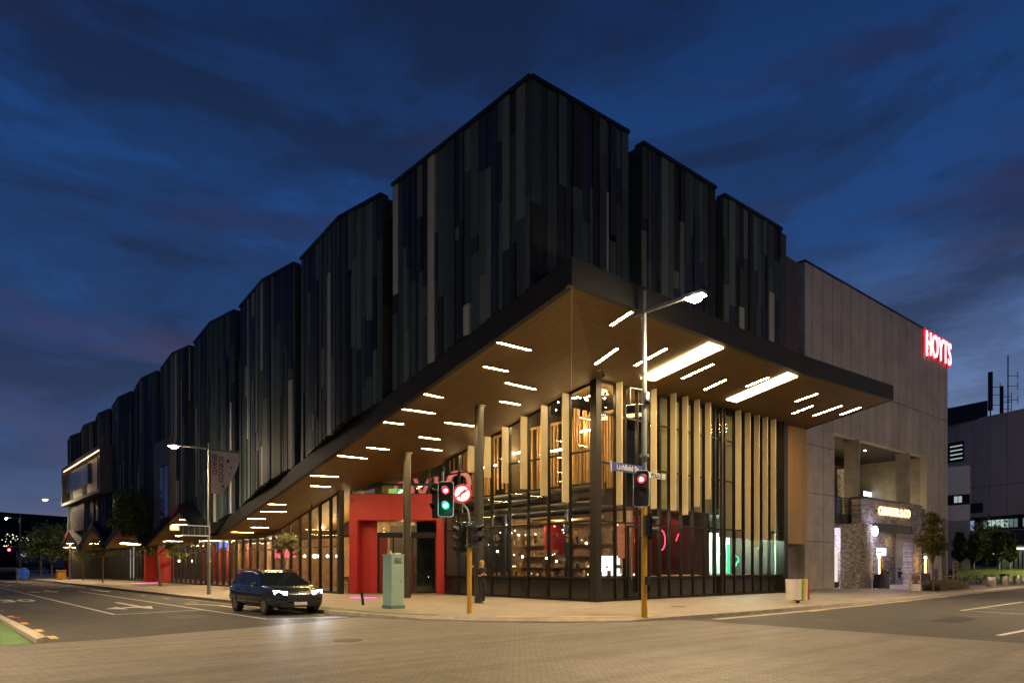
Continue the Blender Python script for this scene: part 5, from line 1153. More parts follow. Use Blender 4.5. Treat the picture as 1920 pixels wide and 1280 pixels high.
# --- split litter bin
e = emp('litter_bin', 'white curved litter bin with lime and red edges on a black foot', 'litter bin', (27.2, 13.25, 0), math.atan2(-.6612, .7503))
bw = mat('bin_white', (.66, .62, .58), .4, var=.05)
def shell(x0, r0, a0, a1, m, nm, m2):
    b = MB(); n = 12; P = []
    for i in range(n + 1):
        a = R(a0 + (a1 - a0) * i / n)
        for rr_, z in ((r0, .14), (r0 + .03, .98), (r0 - .015, .98), (r0 - .03, .14)): P.append((x0 + rr_ * math.cos(a) * .8, rr_ * math.sin(a), z))
    F_ = []
    for i in range(n):
        for k in range(4): F_.append((i * 4 + k, i * 4 + (k + 1) % 4, (i + 1) * 4 + (k + 1) % 4, (i + 1) * 4 + k))
    F_ += [(3, 2, 1, 0), (n * 4, n * 4 + 1, n * 4 + 2, n * 4 + 3)]
    b._a(P, F_, 0, False); o_ = b.build(nm, m, e)
    return o_
shell(-.1, .38, 150, 330, bw, 'shell', 0); shell(.16, .30, 285, 395, bw, 'shell', 0)
b = MB(); b._a([(.13, -.36, .12), (.20, -.36, .12), (.17, -.4, .99), (.12, -.4, .99), (.13, -.2, .12), (.20, -.2, .12), (.17, -.2, .99), (.12, -.2, .99)], [(0, 1, 2, 3), (4, 7, 6, 5), (0, 3, 7, 4), (1, 5, 6, 2), (3, 2, 6, 7)]); b.build('lime_edge', mat('lime_paint', (.42, .52, .02), .4, var=0), e)
b = MB(); b._a([(.37, -.16, .14), (.46, -.16, .14), (.40, -.2, .99), (.35, -.2, .99), (.37, .1, .14), (.46, .1, .14), (.40, .1, .99), (.35, .1, .99)], [(0, 1, 2, 3), (4, 7, 6, 5), (0, 3, 7, 4), (1, 5, 6, 2), (3, 2, 6, 7)]); b.build('red_edge', mat('red_bin_paint', (.5, .03, .03), .4, var=0), e)
b = MB(); b.tube([(.05, 0, 0), (.05, 0, .14)], .07, 12); b.tube([(.05, 0, .1), (.05, 0, .14)], .2, 12); b.tube([(.03, 0, .14), (.03, 0, .9)], .24, 14); b.build('foot', black_m, e)
# --- bench
e = emp('street_bench', 'pale concrete ended timber bench beside the small street tree', 'bench', (47.2, 15.1, 0), .06)
for sx in (-1.0, 1.0):
    b = MB(); b.box(sx - .05, sx + .05, -.3, .3, 0, .42); b.box(sx - .05, sx + .05, .22, .34, .42, 1.0); b.build('end_frame', white_m, e)
b = MB(); b.box(-.95, .95, -.28, .2, .42, .47); b.build('seat', wood, e); b = MB(); b.box(-.95, .95, .24, .30, .62, .92); b.build('backrest', wood, e)
# --- picnic tables
def picnic(x, y, rz, label):
    e = emp('picnic_table', label, 'picnic table', (x, y, 0), rz, 'picnic tables on the terrace')
    b = MB(); b.box(-1.1, 1.1, -.38, .38, .72, .77); b.build('tabletop', wood, e)
    for s_ in (-1, 1): b = MB(); b.box(-1.1, 1.1, s_ * .78 - .14, s_ * .78 + .14, .42, .46); b.build('bench_seat', wood, e)
    for s_ in (-.8, .8): b = MB(); b.tube([(s_, -.7, 0), (s_, -.22, .72)], .03, 6); b.tube([(s_, .7, 0), (s_, .22, .72)], .03, 6); b.tube([(s_, -.8, .4), (s_, .8, .4)], .03, 6); b.build('leg_frame', black_m, e)
for i, (x, y) in enumerate(((57.5, 16.8), (61.5, 17.0), (65.5, 17.2), (70, 17.0), (68, 19.8))): picnic(x, y, .05 * i, ['nearest dark picnic table behind the grass planter', 'second picnic table to the right of the grass planter', 'picnic table behind the first steel keg stool', 'picnic table at the right edge behind the keg stools', 'rear picnic table closest to the lawn'][i])
for i, (x, y) in enumerate(((58.6, 14.1), (64.2, 14.6), (69.5, 14.9))):
    e = emp('keg_seat', ['front steel beer keg standing near the kerb', 'steel keg with a black cushion behind the front keg', 'steel keg at the right edge of the photo'][i], 'keg', (x, y, 0), 0, 'steel kegs on the terrace')
    b = MB(); b.tube([(0, 0, 0), (0, 0, .06), (0, 0, .12), (0, 0, .3), (0, 0, .42), (0, 0, .6), (0, 0, .68), (0, 0, .74)], [.27, .27, .29, .30, .30, .29, .27, .26], 18); b.build('barrel', steel, e)
    b = MB(); b.tube([(0, 0, .28), (0, 0, .32)], .315, 18); b.tube([(0, 0, .46), (0, 0, .5)], .315, 18); b.build('band', steel, e)
    if i == 1: b = MB(); b.tube([(0, 0, .745), (0, 0, .8), (0, 0, .9)], [.34, .36, .3], 18); b.build('cushion', black_m, e)
# --- keep left island
e = emp('traffic_island', 'small kerbed traffic island at the far left', 'traffic island', (7.6, 80, RZ)); b = MB(); b.prism([(-1.0, -3.2), (0, -4), (1.0, -3.2), (1.0, 3), (-1.0, 3)], 0, .13); b.build('kerbed_base', kerbm, e)
e = emp('keep_left_sign', 'round blue keep left sign with a white arrow on the island', 'road sign', (7.9, 77.5, .01))
b = MB(); b.tube([(0, 0, 0), (0, 0, 1.2)], .04, 8); b.build('post', galv, e)
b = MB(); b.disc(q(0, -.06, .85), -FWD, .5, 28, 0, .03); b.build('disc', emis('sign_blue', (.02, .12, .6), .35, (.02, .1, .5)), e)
b = MB(); b.tube([q(.5 * math.cos(k * math.pi / 14), -.06, .85 + .5 * math.sin(k * math.pi / 14)) for k in range(29)], .03, 6); b.tube([q(.26, -.1, 1.1), q(-.1, -.1, .76)], .06, 6); b._a([q(-.32, -.11, .56), q(-.22, -.11, .98), q(.1, -.11, .64)], [(0, 1, 2)]); b.build('arrow', white_m, e)
e = emp('guard_hoop', 'yellow hoop rail with dark panels on the island beside the blue sign', 'guard rail', (6.9, 79.5, .01))
b = MB(); b.tube([q(-1.3, 0, 0), q(-1.35, 0, 1.0), q(-1.1, 0, 1.25), q(.9, 0, 1.25)], .09, 8); b.tube([q(.9, 0, 1.25), q(.9, 0, 0)], .05, 8); b.build('hoop', yellow_m, e); b = MB(); b._a([q(-1.0, .02, .2), q(.7, .02, .2), q(.7, .02, 1.0), q(-1.0, .02, 1.0)], [(0, 1, 2, 3)]); b.build('panel', black_m, e)
# --- far mast with red signal, far yellow pole, yellow bin
def at(px, dep, z=0): X = (px - 960) / 1280 * dep; v = RGT * X + FWD * dep; return Vector((v.x, v.y, z))
p = at(38, 112)
e = emp('traffic_signal_pole', 'far mast with a red light and a white disc sign at the left edge', 'traffic signal', p)
b = MB(); b.tube([(0, 0, 0), (0, 0, 3.0)], .14, 10, 1); b.tube([(0, 0, 3.0), (0, 0, 9.8)], [.12, .09], 10, 0); b.tube([(0, 0, 9.8), (0, 0, 10.4)], .03, 6, 0); b.build('mast', [galv, yellow_m], e)
b = MB(); b.tube([q(-2.2, 0, 9.4), q(.7, 0, 9.4)], .05, 6); b.tube([q(0, 0, 4.7), q(-1.7, 0, 4.7)], .04, 6); b.build('arm', galv, e); b = MB(); b.ball(q(-2.25, -.1, 9.3), .16, 0, 8); b.build('lamp_lens', lampE, e)
b = MB(); b._a([q(-2.0, -.05, 3.5), q(-1.5, -.05, 3.5), q(-1.5, -.05, 4.9), q(-2.0, -.05, 4.9)], [(0, 1, 2, 3)]); b.build('signal_head', black_m, e)
b = MB(); b.ball(q(-1.75, -.12, 4.2), .2, 0, 10); b.build('lens', emis('far_red', (1, .04, .08), 22), e); b = MB(); b.disc(q(.6, -.1, 3.5), -FWD, .38, 18, 0, .04); b.build('disc_sign', emis('lit_disc', (.9, .9, 1), .9), e)
b = MB(); b._a([q(.15, -.06, 4.1), q(.7, -.06, 4.1), q(.7, -.06, 4.9), q(.15, -.06, 4.9)], [(0, 1, 2, 3)]); b.build('small_sign', blue_s, e)
p = at(76, 88)
e = emp('traffic_signal_pole', 'far yellow signal pole beside the dark trees at the left', 'traffic signal', p)
b = MB(); b.tube([(0, 0, 0), (0, 0, 2.2)], .1, 10, 1); b.tube([(0, 0, 2.2), (0, 0, 4.4)], .08, 10, 0); b.build('post', [galv, yellow_m], e); b = MB(); b._a([q(-.45, -.05, 2.2), q(.1, -.05, 2.2), q(.1, -.05, 4.2), q(-.45, -.05, 4.2)], [(0, 1, 2, 3)]); b._a([q(-.46, .25, 2.2), q(-.46, -.05, 2.2), q(-.46, -.05, 4.2), q(-.46, .25, 4.2)], [(0, 1, 2, 3)]); b.build('signal_head', black_m, e)
e = emp('grit_box', 'yellow box at the kerb near the far red entrance', 'box', (12.9, 92.5, 0)); b = MB(); b.box(-.45, .45, -.45, .45, 0, 1.0); b.build('body', yellow_m, e, bev=.05); b = MB(); b.box(-.5, .5, -.5, .5, 1.0, 1.08); b.build('lid', yellow_m, e)

# --- passing car
paint = mat('car_paint_dark', (.020, .024, .026), .25, .3, var=.0, coat=1)
tyre = mat('tyre', (.012, .012, .012), .8, var=0); rim = mat('rim', (.25, .25, .25), .35, .8, var=0); cglass = mat('car_glass', (.010, .014, .020), .06, 0, var=0, spec=.8)
hl = emis('headlight_glow', (.95, 1, 1), 45)
CX, CY = 9.75, 23.9
e = emp('passing_car', 'dark five door car with lit headlights at the white line', 'car', (CX, CY, RZ), 0); e.scale = (1, 1, .93)
# local: front towards -y, width along x
prof = [(-2.16, .40, .66, .70), (-2.12, .32, .82, .80), (-2.0, .29, .93, .87), (-1.8, .28, .98, .90), (-1.5, .27, 1.02, .92), (-1.05, .27, 1.07, .93), (.0, .27, 1.08, .94), (1.2, .27, 1.09, .94), (1.75, .30, 1.10, .92), (2.05, .36, 1.02, .87), (2.12, .42, .75, .80)]
b = MB(); P = []; F_ = []; ns = 12
for (y, zb, zt, hw) in prof:
    ring = [(-hw * .92, zb), (-hw, zb + .15), (-hw, (zb + zt) / 2), (-hw * .985, zt - .12), (-hw * .90, zt - .02), (-hw * .45, zt + .02), (hw * .45, zt + .02), (hw * .90, zt - .02), (hw * .985, zt - .12), (hw, (zb + zt) / 2), (hw, zb + .15), (hw * .92, zb)]
    P += [(x, y, z) for x, z in ring]
for i in range(len(prof) - 1):
    for k in range(ns): k2 = (k + 1) % ns; F_.append((i * ns + k, (i + 1) * ns + k, (i + 1) * ns + k2, i * ns + k2))
F_ += [tuple(range(ns)), tuple(range((len(prof) - 1) * ns + ns - 1, (len(prof) - 1) * ns - 1, -1))]
b._a(P, F_, 0, True); bd = b.build('body', paint, e)
cab = [(-1.05, 1.04, .82, 1.0), (-.35, 1.50, .68, 1.0), (.25, 1.60, .66, 1.0), (1.2, 1.59, .65, 1.0), (1.75, 1.50, .64, 1.0), (2.0, 1.08, .76, 1.0)]
b = MB(); P = []
for (y, zt, hw, _) in cab:
    zb = 1.05; wl = .86; P += [(-wl, y, zb), (-hw - .02, y, zt - .06 if zt > 1.1 else zt), (-hw + .08, y, zt), (hw - .08, y, zt), (hw + .02, y, zt - .06 if zt > 1.1 else zt), (wl, y, zb)]
F_ = []; mi_ = []
for i in range(len(cab) - 1):
    for k in range(5): F_.append((i * 6 + k, (i + 1) * 6 + k, (i + 1) * 6 + k + 1, i * 6 + k + 1)); mi_.append(0)
b._a(P, F_, 0, False)
for i in range(len(cab) - 1):
    for k in range(5):
        side = k in (0, 4); b.m[i * 5 + k] = 1 if side or i in (0, 4) else 0
b.build('cabin', [paint, cglass], bd)
for sx in (-1, 1):
    for y in (-.25, .5, 1.25):
        b = MB(); b._a([(sx * .845, y - .04, 1.06), (sx * .865, y + .04, 1.06), (sx * .69, y + .04, 1.53), (sx * .69, y - .04, 1.53)], [(0, 1, 2, 3)]); b.build('pillar', paint, bd)
for sx in (-1, 1):
    b = MB(); b._a([(sx * .83, -2.02, .76), (sx * .45, -2.14, .74), (sx * .45, -2.13, .84), (sx * .83, -2.00, .88), (sx * .83, -1.9, .76), (sx * .45, -1.95, .74), (sx * .45, -1.95, .84), (sx * .83, -1.85, .88)], [(0, 1, 2, 3), (0, 3, 7, 4), (1, 5, 6, 2), (3, 2, 6, 7), (0, 4, 5, 1)])
    for v in b.v: v.y -= .035
    b.build('headlight', hl, e)
    b = MB(); b.ball((sx * .98, -.62, 1.10), .1, 0, 8, (1, .6, .7)); b.build('mirror', paint, e)
    point_light('light', (sx * .63, -2.35, .70), 90, (.9, .97, 1), .08, e, R(75), (0, -1, -.10))
    for y in (-1.35, 1.3):
        w = MB(); w.tube([(sx * .72, y, .32), (sx * .93, y, .32)], .32, 20); wo = w.build('wheel', tyre, e); w = MB(); w.tube([(sx * .925, y, .32), (sx * .94, y, .32)], .2, 16); w.build('rim', rim, wo)
b = MB(); b.box(-.42, .42, -2.19, -2.13, .50, .72); gr_ = b.build('grille', black_m, e); b = MB(); b.box(-.22, .22, -2.215, -2.195, .36, .47); b.build('number_plate', white_m, e)
b = MB(); b.box(-.62, -.58, -.1, 1.4, 1.60, 1.65); b.box(.58, .62, -.1, 1.4, 1.60, 1.65); b.build('roof_rail', rim, bd)
for sx in (-1, 1):
    for y in (-.95, .12, 1.12): b = MB(); b.box(sx * .945 - .003, sx * .945 + .003, y - .008, y + .008, .35, 1.02); b.build('door_gap', black_m, bd)
    for y in (-.1, .95): b = MB(); b.box(sx * .95 - .012, sx * .95 + .012, y - .09, y + .09, .86, .89); b.build('door_handle', black_m, bd)
b = MB(); b.box(-.7, .7, -2.2, -2.16, .30, .42); b.build('lower_grille', black_m, e)
b = MB(); b.box(-.84, -.6, 2.05, 2.12, .75, .9); b.box(.6, .84, 2.05, 2.12, .75, .9); b.build('tail_light', mat('tail_red', (.3, .01, .01), .3, var=0), e)

# ================================================================== TREES AND PLANTS
def tree(x, y, hgt, trunk_h, blobs, label, leaves, seed, n=2500, ls=.14, tr=.07, lean=(0, 0), group=None, name='street_tree'):
    rr = random.Random(seed); e = emp(name, label, 'tree', (x, y, 0), 0, group)
    top = Vector((lean[0], lean[1], trunk_h)); b = MB()
    b.tube([(0, 0, 0), (lean[0] * .3, lean[1] * .3, trunk_h * .5), tuple(top), (lean[0] * 1.3, lean[1] * 1.3, hgt * .8)], [tr, tr * .85, tr * .7, tr * .25], 8)
    for (c, r_) in blobs:
        c = Vector(c); m = top.lerp(c, .5) + Vector((rr.uniform(-.1, .1), rr.uniform(-.1, .1), 0)); b.tube([tuple(top - Vector((0, 0, .3))), tuple(m), tuple(c)], [tr * .5, tr * .3, tr * .12], 6)
        for _ in range(5):
            d = Vector((rr.gauss(0, 1), rr.gauss(0, 1), rr.gauss(0, .7))).normalized() * r_ * .95; b.tube([tuple(m.lerp(c, rr.random())), tuple(c + d)], [tr * .16, tr * .05], 4, cap=False)
    b.build('trunk', bark, e)
    b = MB(); tot = sum(r_ ** 3 for _, r_ in blobs)
    for (c, r_) in blobs:
        k = int(n * r_ ** 3 / tot) if tot else 0; ncl = max(6, k // 22)
        for _ in range(ncl):
            d = Vector((rr.gauss(0, 1), rr.gauss(0, 1), rr.gauss(0, 1))).normalized() * r_ * rr.random() ** .45 * (1 + .15 * rr.gauss(0, 1)); cc = Vector(c) + d; cr = r_ * rr.uniform(.14, .3); mi = rr.choices((0, 1, 2), (4, 4, 2))[0]
            for _ in range(22):
                p_ = cc + Vector((rr.gauss(0, 1), rr.gauss(0, 1), rr.gauss(0, .7))) * cr; a = Vector((rr.gauss(0, 1), rr.gauss(0, 1), rr.gauss(0, 1))).normalized(); w = a.orthogonal().normalized() * ls * .45 * rr.uniform(.6, 1.2); a = a * ls * rr.uniform(.7, 1.3)
                b._a([tuple(p_ - a), tuple(p_ + w), tuple(p_ + a), tuple(p_ - w)], [(0, 1, 2, 3)], mi)
    b.build('crown', leaves, e); return e
tree(14.24, 56.6, 6.6, 2.6, [((-1.0, .8, 5.3), 1.7), ((-.2, .3, 4.2), 1.5), ((-1.8, 1.2, 6.2), 1.2), ((.7, -.6, 2.9), .8), ((1.3, -.9, 3.5), .9), ((-2.3, 1.0, 5.0), 1.1), ((.5, -.2, 5.0), 1.1), ((-.8, .2, 3.4), .9)], 'large dark leafy street tree before the cladding left of the banner', LEAF, 1, 9000, .16, .11, (-.25, .2))
tree(13.1, 71, 4.4, 1.9, [((0, 0, 3.2), .8), ((-.3, .2, 2.5), .5)], 'slim young tree with a thin trunk left of the large dark tree', LEAF, 2, 700, .12, .06)
tree(13.4, 82.5, 3.8, 1.6, [((0, 0, 2.7), .7)], 'small sapling by the far red entrance', LEAF, 3, 400, .12, .05)
tree(13.0, 100, 6.8, 2.3, [((0, 0, 4.6), 2.1), ((-1.8, .6, 3.9), 1.5), ((1.6, -.4, 3.8), 1.5)], 'bushy dark tree at the far end of the dark building', LEAF, 4, 2600, .24, .1)
tree(16.5, 106, 6.5, 2.2, [((0, 0, 4.4), 2.2), ((2.2, 0, 3.9), 1.6)], 'dark tree behind the far lamp beyond the building end', LEAF, 14, 1800, .26, .1)
tree(14.1, 33.3, 3.6, 1.7, [((0, 0, 2.75), .5), ((.35, -.2, 2.5), .38), ((-.3, .1, 2.3), .3)], 'small bright green tree above the passing car', LEAFR, 5, 700, .10, .035)
tree(45.0, 13.7, 5.2, 1.9, [((-.3, 0, 4.05), .5), ((-.25, 0, 3.5), .5), ((-1.25, .1, 2.95), .48), ((-.75, 0, 3.05), .5), ((.45, 0, 2.85), .55), ((1.1, 0, 2.65), .45), ((.1, .1, 2.45), .5), ((1.35, 0, 3.15), .3), ((-1.65, 0, 2.8), .28), ((-.15, 0, 4.5), .3)], 'small olive leaved street tree in front of the concrete building', LEAFR, 6, 3400, .10, .05, (-.05, 0))
# grasses in the planting bed
b = MB(); rr = random.Random(8)
for k in range(5200):
    t = rr.random(); x = 46.6 + 6.4 * rr.random(); y = 13.75 + rr.random() * 1.0 + (x - 46.6) * .03; h_ = rr.uniform(.3, .75); d = Vector((rr.gauss(0, .16), rr.gauss(0, .16), h_)); w = .014
    b._a([(x - w, y, 0), (x + w, y, 0), (x + d.x, y + d.y, d.z)], [(0, 1, 2)], rr.randrange(3))
tag(b.build('planter_grass', [mat('dry_grass', (.12, .085, .03), .8, var=0), mat('dry_grass_dark', (.06, .05, .02), .8, var=0), LEAFR[1]], off=(46.6, 13.75, 0)), 'low bed of brownish tussock grasses at the kerb behind the small tree', 'planting')
# lawn and topiary
b = MB()
lw = [at(1786, 75.5, 0), at(2020, 75.5, 0), at(2020, 77, .95), at(1786, 77, .95), at(2060, 116, 1.75), at(1780, 116, 1.75)]
b._a([tuple(v) for v in lw], [(0, 1, 2, 3), (3, 2, 4, 5)]); tag(b.build('lawn', grass_m), kind='structure')
for i, (px_, dep) in enumerate(((1800, 82), (1826, 84), (1873, 80), (1894, 83))):
    p = at(px_, dep, 1.0); e = emp('topiary_tree', ['leftmost clipped topiary on a pale stem beside the concrete building', 'second clipped topiary from the left on the lawn', 'third clipped topiary with a cone top below the garden lamp', 'rightmost clipped topiary near the right edge'][i], 'tree', p, 0, 'clipped trees on the lawn')
    b = MB(); b.tube([(0, 0, 0), (0, 0, 1.3)], .1, 8); b.build('trunk', mat('pale_stem_%d' % i, (.30, .24, .16), .7, var=.1), e)
    b = MB(); rr = random.Random(40 + i)
    for k in range(700):
        a = rr.random() * 6.28; z = rr.random(); r_ = (.95 * math.sin(min(1, z * 3.2) * 1.57) * (1 - z * .55)) * (.6 + .4 * abs(math.sin(z * 7))) * rr.uniform(.8, 1.05); c = Vector((r_ * math.cos(a), r_ * math.sin(a), 1.1 + z * 3.4)); v = Vector((rr.gauss(0, 1), rr.gauss(0, 1), rr.gauss(0, 1))).normalized(); w = v.orthogonal() * .2; v *= .22
        b._a([tuple(c - v), tuple(c + w), tuple(c + v), tuple(c - w)], [(0, 1, 2, 3)], rr.randrange(2))
    b.build('crown', LEAF[:2], e)
p = at(1815, 95); tree(p.x, p.y, 7, 2.2, [((0, 0, 4.6), 2.6), ((2.2, -1.2, 4.0), 2.0)], 'dark round tree behind the clipped trees near the white building', LEAF, 21, 1600, .3, .14, name='park_tree')
p = at(1850, 92); tree(p.x, p.y, 7, 2.4, [((0, 0, 5.2), 2.3), ((1.0, -.8, 4.2), 1.8)], 'brighter green round tree left of the garden lamp', LEAFR, 22, 1600, .3, .14, name='park_tree')

# ================================================================== BACKGROUND BUILDINGS
def bld(name, label, pxl, pxr, dl, dr_, z1, m, thick=30, z0=0):
    a = at(pxl, dl); c = at(pxr, dr_); e = emp(name, label, 'building', a)
    dv = FWD * thick; P_ = [a, c, c + dv, a + dv]; b = MB(); b.prism([(v.x - a.x, v.y - a.y) for v in P_], z0, z1); w = b.build('wall', m, e); return e, a, c
def on(a, c, t0, t1, z0, z1, m, e, nm, off=.06, th=.05):
    d = (c - a); n = -FWD
    p0 = d * t0 + n * off; p1 = d * t1 + n * off; b = MB()
    b._a([(p0.x, p0.y, z0), (p1.x, p1.y, z0), (p1.x, p1.y, z1), (p0.x, p0.y, z1)] + [(p0.x - n.x * th, p0.y - n.y * th, z0), (p1.x - n.x * th, p1.y - n.y * th, z0), (p1.x - n.x * th, p1.y - n.y * th, z1), (p0.x - n.x * th, p0.y - n.y * th, z1)],
         [(0, 1, 2, 3), (0, 4, 5, 1), (1, 5, 6, 2), (2, 6, 7, 3), (3, 7, 4, 0)])
    return b.build(nm, m, e)
gwall = brick('grey_cladding', (.50, .40, .345), (.45, .36, .31), (.26, .21, .18), 1.1, 12, .02, 'xz', offset=0, rough=.7, var=.1, bump=.1)
e, a, c = bld('grey_building', 'broad dark grey building with a lit ribbon window behind the lawn', 1760, 2040, 118, 96, 25.6, gwall, 30, 9.5)
lit_w = emis('office_glow', (.75, .95, .85), .5)
wn = on(a, c, .19, .34, 10.2, 11.8, dark_metal, e, 'window', .05); 
b = MB(); pa = a
on(a, c, .325, .98, 7.2, 9.5, dark_metal, e, 'ribbon_window', -1.5)
rr = random.Random(6)
for k in range(16):
    t = .33 + k * .03
    if rr.random() < .75: on(a, c, t, t + .024, 7.6, 8.9, emis('ribbon_glow_%d' % k, (.7, .95, .85), rr.uniform(.05, .8) * (1 if k < 8 else .3)), e, 'pane', -1.4)
on(a, c, 0, 1, 0, 7.2, mat('ground_wall', (.05, .05, .052), .8, var=.2), e, 'lower_wall', -2)
on(a, c, .0, 1.0, 14.3, 14.36, dark_metal, e, 'joint_line', .03, .02)
on(a, c, .06, .20, 19.0, 22.4, dark_metal, e, 'window', .05)
for k in range(4): on(a, c, .09, .185, 19.5 + k * .7, 19.68 + k * .7, lit_w, e, 'blind_light', .12)
e, a, c = bld('plant_room', 'black flat roofed plant room above the grey building', 1770, 1852, 116, 110, 28.2, core_m, 10, 25.4)
e, a, c = bld('white_building', 'small pale two tone building with a strip window beside the concrete building', 1772, 1819, 88, 86, 14.2, mat('pale_render', (.75, .72, .70), .7, var=.06), 10, 0)
on(a, c, .0, .97, 9.3, 10.6, dark_metal, e, 'strip_window'); 
for t in (.35, .52): on(a, c, t, t + .13, 9.6, 10.4, emis('pane_glow_%d' % int(t * 100), (.7, .8, .9), .5), e, 'pane', .13)
on(a, c, .0, 1.0, 0, 7.3, mat('lower_render', (.36, .34, .34), .7, var=.1), e, 'lower_band', .03, .02)
# aerials on the roof
for i, (px_, h0, h1, r_, lab) in enumerate(((1857, 25.5, 33.3, .35, 'thick cellular antenna mast left of the roof aerials'), (1878, 25.5, 31.0, .28, 'shorter antenna mast in the middle of the roof aerials'), (1890, 25.5, 36.0, .09, 'thin tall aerial with side arms at the right of the roof'))):
    p = at(px_, 112, h0); e = emp('roof_antenna', lab, 'antenna', p); b = MB(); b.tube([(0, 0, 0), (0, 0, (h1 - h0) * .35)], .1, 8); b.tube([(0, 0, (h1 - h0) * .2), (0, 0, h1 - h0)], r_, 10); b.build('mast', black_m, e)
    b = MB()
    for z in (2.5, 4.2, 5.5): b.tube([q(-.2, 0, z * (h1 - h0) / 8), q(1.6, 0, z * (h1 - h0) / 8)], .05, 6); b.tube([q(1.6, 0, z * (h1 - h0) / 8 - .6), q(1.6, 0, z * (h1 - h0) / 8 + .7)], .05, 6)
    b.build('side_arm', black_m, e)
# garden lamps
for i, (px_, py_, dep, s_) in enumerate(((1802, 977, 90, .12), (1878, 1030, 80, .16))):
    z = 1.5 + (1061 - py_) * dep / 1280; p = at(px_, dep); e = emp('garden_lamp', ['small white lamp on a pole before the white building', 'bright white garden lamp above the lawn'][i], 'lamp', p); b = MB(); b.tube([(0, 0, 0), (0, 0, z)], .05, 8); b.build('pole', black_m, e); b = MB(); b.ball((0, 0, z), s_, 0, 10); b.build('globe', emis('garden_glow_%d' % i, (1, .97, .85), 40), e)
    point_light('light', (0, 0, z + .3), 160 if i else 60, (1, .95, .8), .2, e)
# pavilion at right edge
p = at(1905, 95); e = emp('pavilion', 'small lit pavilion with slatted sides at the right edge', 'building', p, math.atan2(-.6612, .7503))
b = MB(); b.box(-.5, 8, 0, 3, 4.3, 4.5); b.box(-.5, 8, 2.9, 3, 0, 4.3); b.build('shell', mat('pavilion_wall', (.3, .3, .25), .7, var=.1), e)
b = MB()
for k in range(12): b.box(-.4 + k * .6, -.25 + k * .6, -.1, 0, 0, 3.6)
b.build('slat', black_m, e); b = MB(); b.box(-.4, 7, 1, 1.1, 3.9, 4.1); b.build('light_strip', emis('pavilion_light', (.8, 1, .75), 5), e)
# left background
shed_w = mat('shed_wall', (.16, .14, .16), .8, var=.1)
e, a, c = bld('far_shed', 'long low pale shed with a black roof at the far end of the street', 30, 100, 190, 200, 5.9, shed_w, 20, 0)
on(a, c, -.02, 1.02, 5.9, 7.7, core_m, e, 'roof', .6, 6); on(a, c, 0, 1, 0, 2.4, core_m, e, 'lower_band', .05)
for (x0, x1, y0, y1, h_, lab) in ((-34, -16, 24, 75, 13, 'low dark office block across the side street'), (24, 90, -34, -16, 15, 'brown office block across Lichfield Street'), (-40, -14, -40, -10, 17, 'tall dark block on the corner behind the camera')):
    e = emp('office_block', lab, 'building', (x0, y0, 0)); b = MB(); b.box(0, x1 - x0, 0, y1 - y0, 0, h_); b.build('wall', gwall, e); rr = random.Random(int(h_))
    n_ = int(max(x1 - x0, y1 - y0) / 3.2)
    for k in range(n_):
        for f_ in range(int(h_ / 3.6)):
            if rr.random() < .55: continue
            w = MB(); t = 1 + k * 3.2; z = 1 + f_ * 3.6
            if h_ == 13: w.box(x1 - x0 + .01, x1 - x0 + .05, t, t + 2, z, z + 1.7)
            else: w.box(t % (x1 - x0 - 2.5), t % (x1 - x0 - 2.5) + 2, y1 - y0 + .01, y1 - y0 + .05, z, z + 1.7)
            w.build('window', dark_metal if rr.random() < .7 else dim_pane, e)
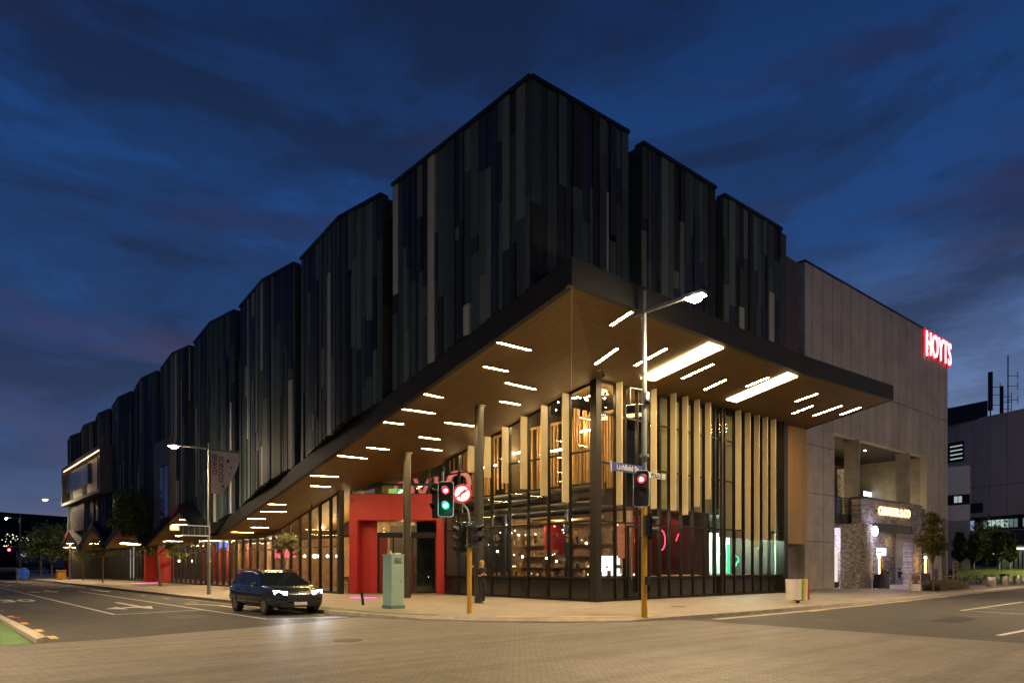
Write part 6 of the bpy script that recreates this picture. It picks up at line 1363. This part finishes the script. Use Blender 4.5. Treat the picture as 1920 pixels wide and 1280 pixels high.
# parked cars in the distance
def far_car(px_, dep, label, m):
    p = at(px_, dep); e = emp('parked_car', label, 'car', p, math.atan2(-.6612, .7503), 'cars parked at the far end'); b = MB(); b.prism([(-2.1, -.8), (2.1, -.8), (2.1, .8), (-2.1, .8)], .3, .85); b.prism([(-1.2, -.75), (1.4, -.75), (1.4, .75), (-1.2, .75)], .85, [1.3, 1.3, 1.3, 1.3]); bo = b.build('body', m, e, bev=.12)
    for sx in (-1.3, 1.3): b = MB(); b.tube([(sx, -.85, .3), (sx, -.7, .3)], .3, 12); b.build('wheel', tyre, e)
    b = MB(); b.box(-1.1, 1.3, -.77, -.755, .9, 1.22); b.build('window', cglass, bo)
far_car(66, 128, 'pale parked car behind the blue keep left sign', galv); far_car(12, 125, 'grey parked car at the left edge of the street end', rim); far_car(112, 132, 'dark parked car beyond the bushy far tree', paint)
# hills
rr = random.Random(12); b = MB(); P = []; n = 160
ks = [(rr.uniform(.6, 9), rr.uniform(0, 6.3), rr.random()) for _ in range(9)]
def ridge(az): return 1 + sum(math.sin(az * k * 2.1 + ph) * w for k, ph, w in ks) * .07
for j, (dep, zf) in enumerate(((1500, 0), (2100, .45), (2800, .95), (3200, 1.0), (3600, .6))):
    for i in range(n + 1):
        az = R(40) + R(130) * i / n; hh = 182 * ridge(az) * (1 - .22 * max(0, math.cos((az - R(120)) * 1.5)) ** 2) * (.25 + .75 * min(1, max(0, (az - R(62)) / R(14))))
        P.append((dep * math.cos(az), dep * math.sin(az), hh * zf - 1 + (rr.uniform(-2, 2) if 0 < j < 3 else 0)))
b._a(P, [(j * (n + 1) + i + 1, j * (n + 1) + i, (j + 1) * (n + 1) + i, (j + 1) * (n + 1) + i + 1) for j in range(4) for i in range(n)], 0, True)
tag(b.build('hills', hill_m), kind='structure')
b = MB()
for k in range(70):
    px_ = rr.uniform(-30, 122); dep = 1440; py_ = rr.uniform(1003, 1024); p = at(px_, dep, 1.5 + (1061 - py_) * dep / 1280); s_ = rr.choice([.7, .9, 1.2]); b.ball(p, s_, 0 if rr.random() < .7 else 1, 4)
for px_, py_ in ((63, 1011), (66, 1012), (69, 1011.5), (24, 1002), (14, 1001), (8, 1023), (12, 1023)):
    p = at(px_, 1440, 1.5 + (1061 - py_) * 1440 / 1280); b.ball(p, 1.5, 0, 6)
tag(b.build('hillside_lights', [emis('hill_light', (1, .8, .45), 1.6), emis('hill_light_white', (.8, .85, 1), .9)], off=(0, 1900, 0)), 'scattered tiny house lights on the dark hillside', 'lights', kind='stuff')
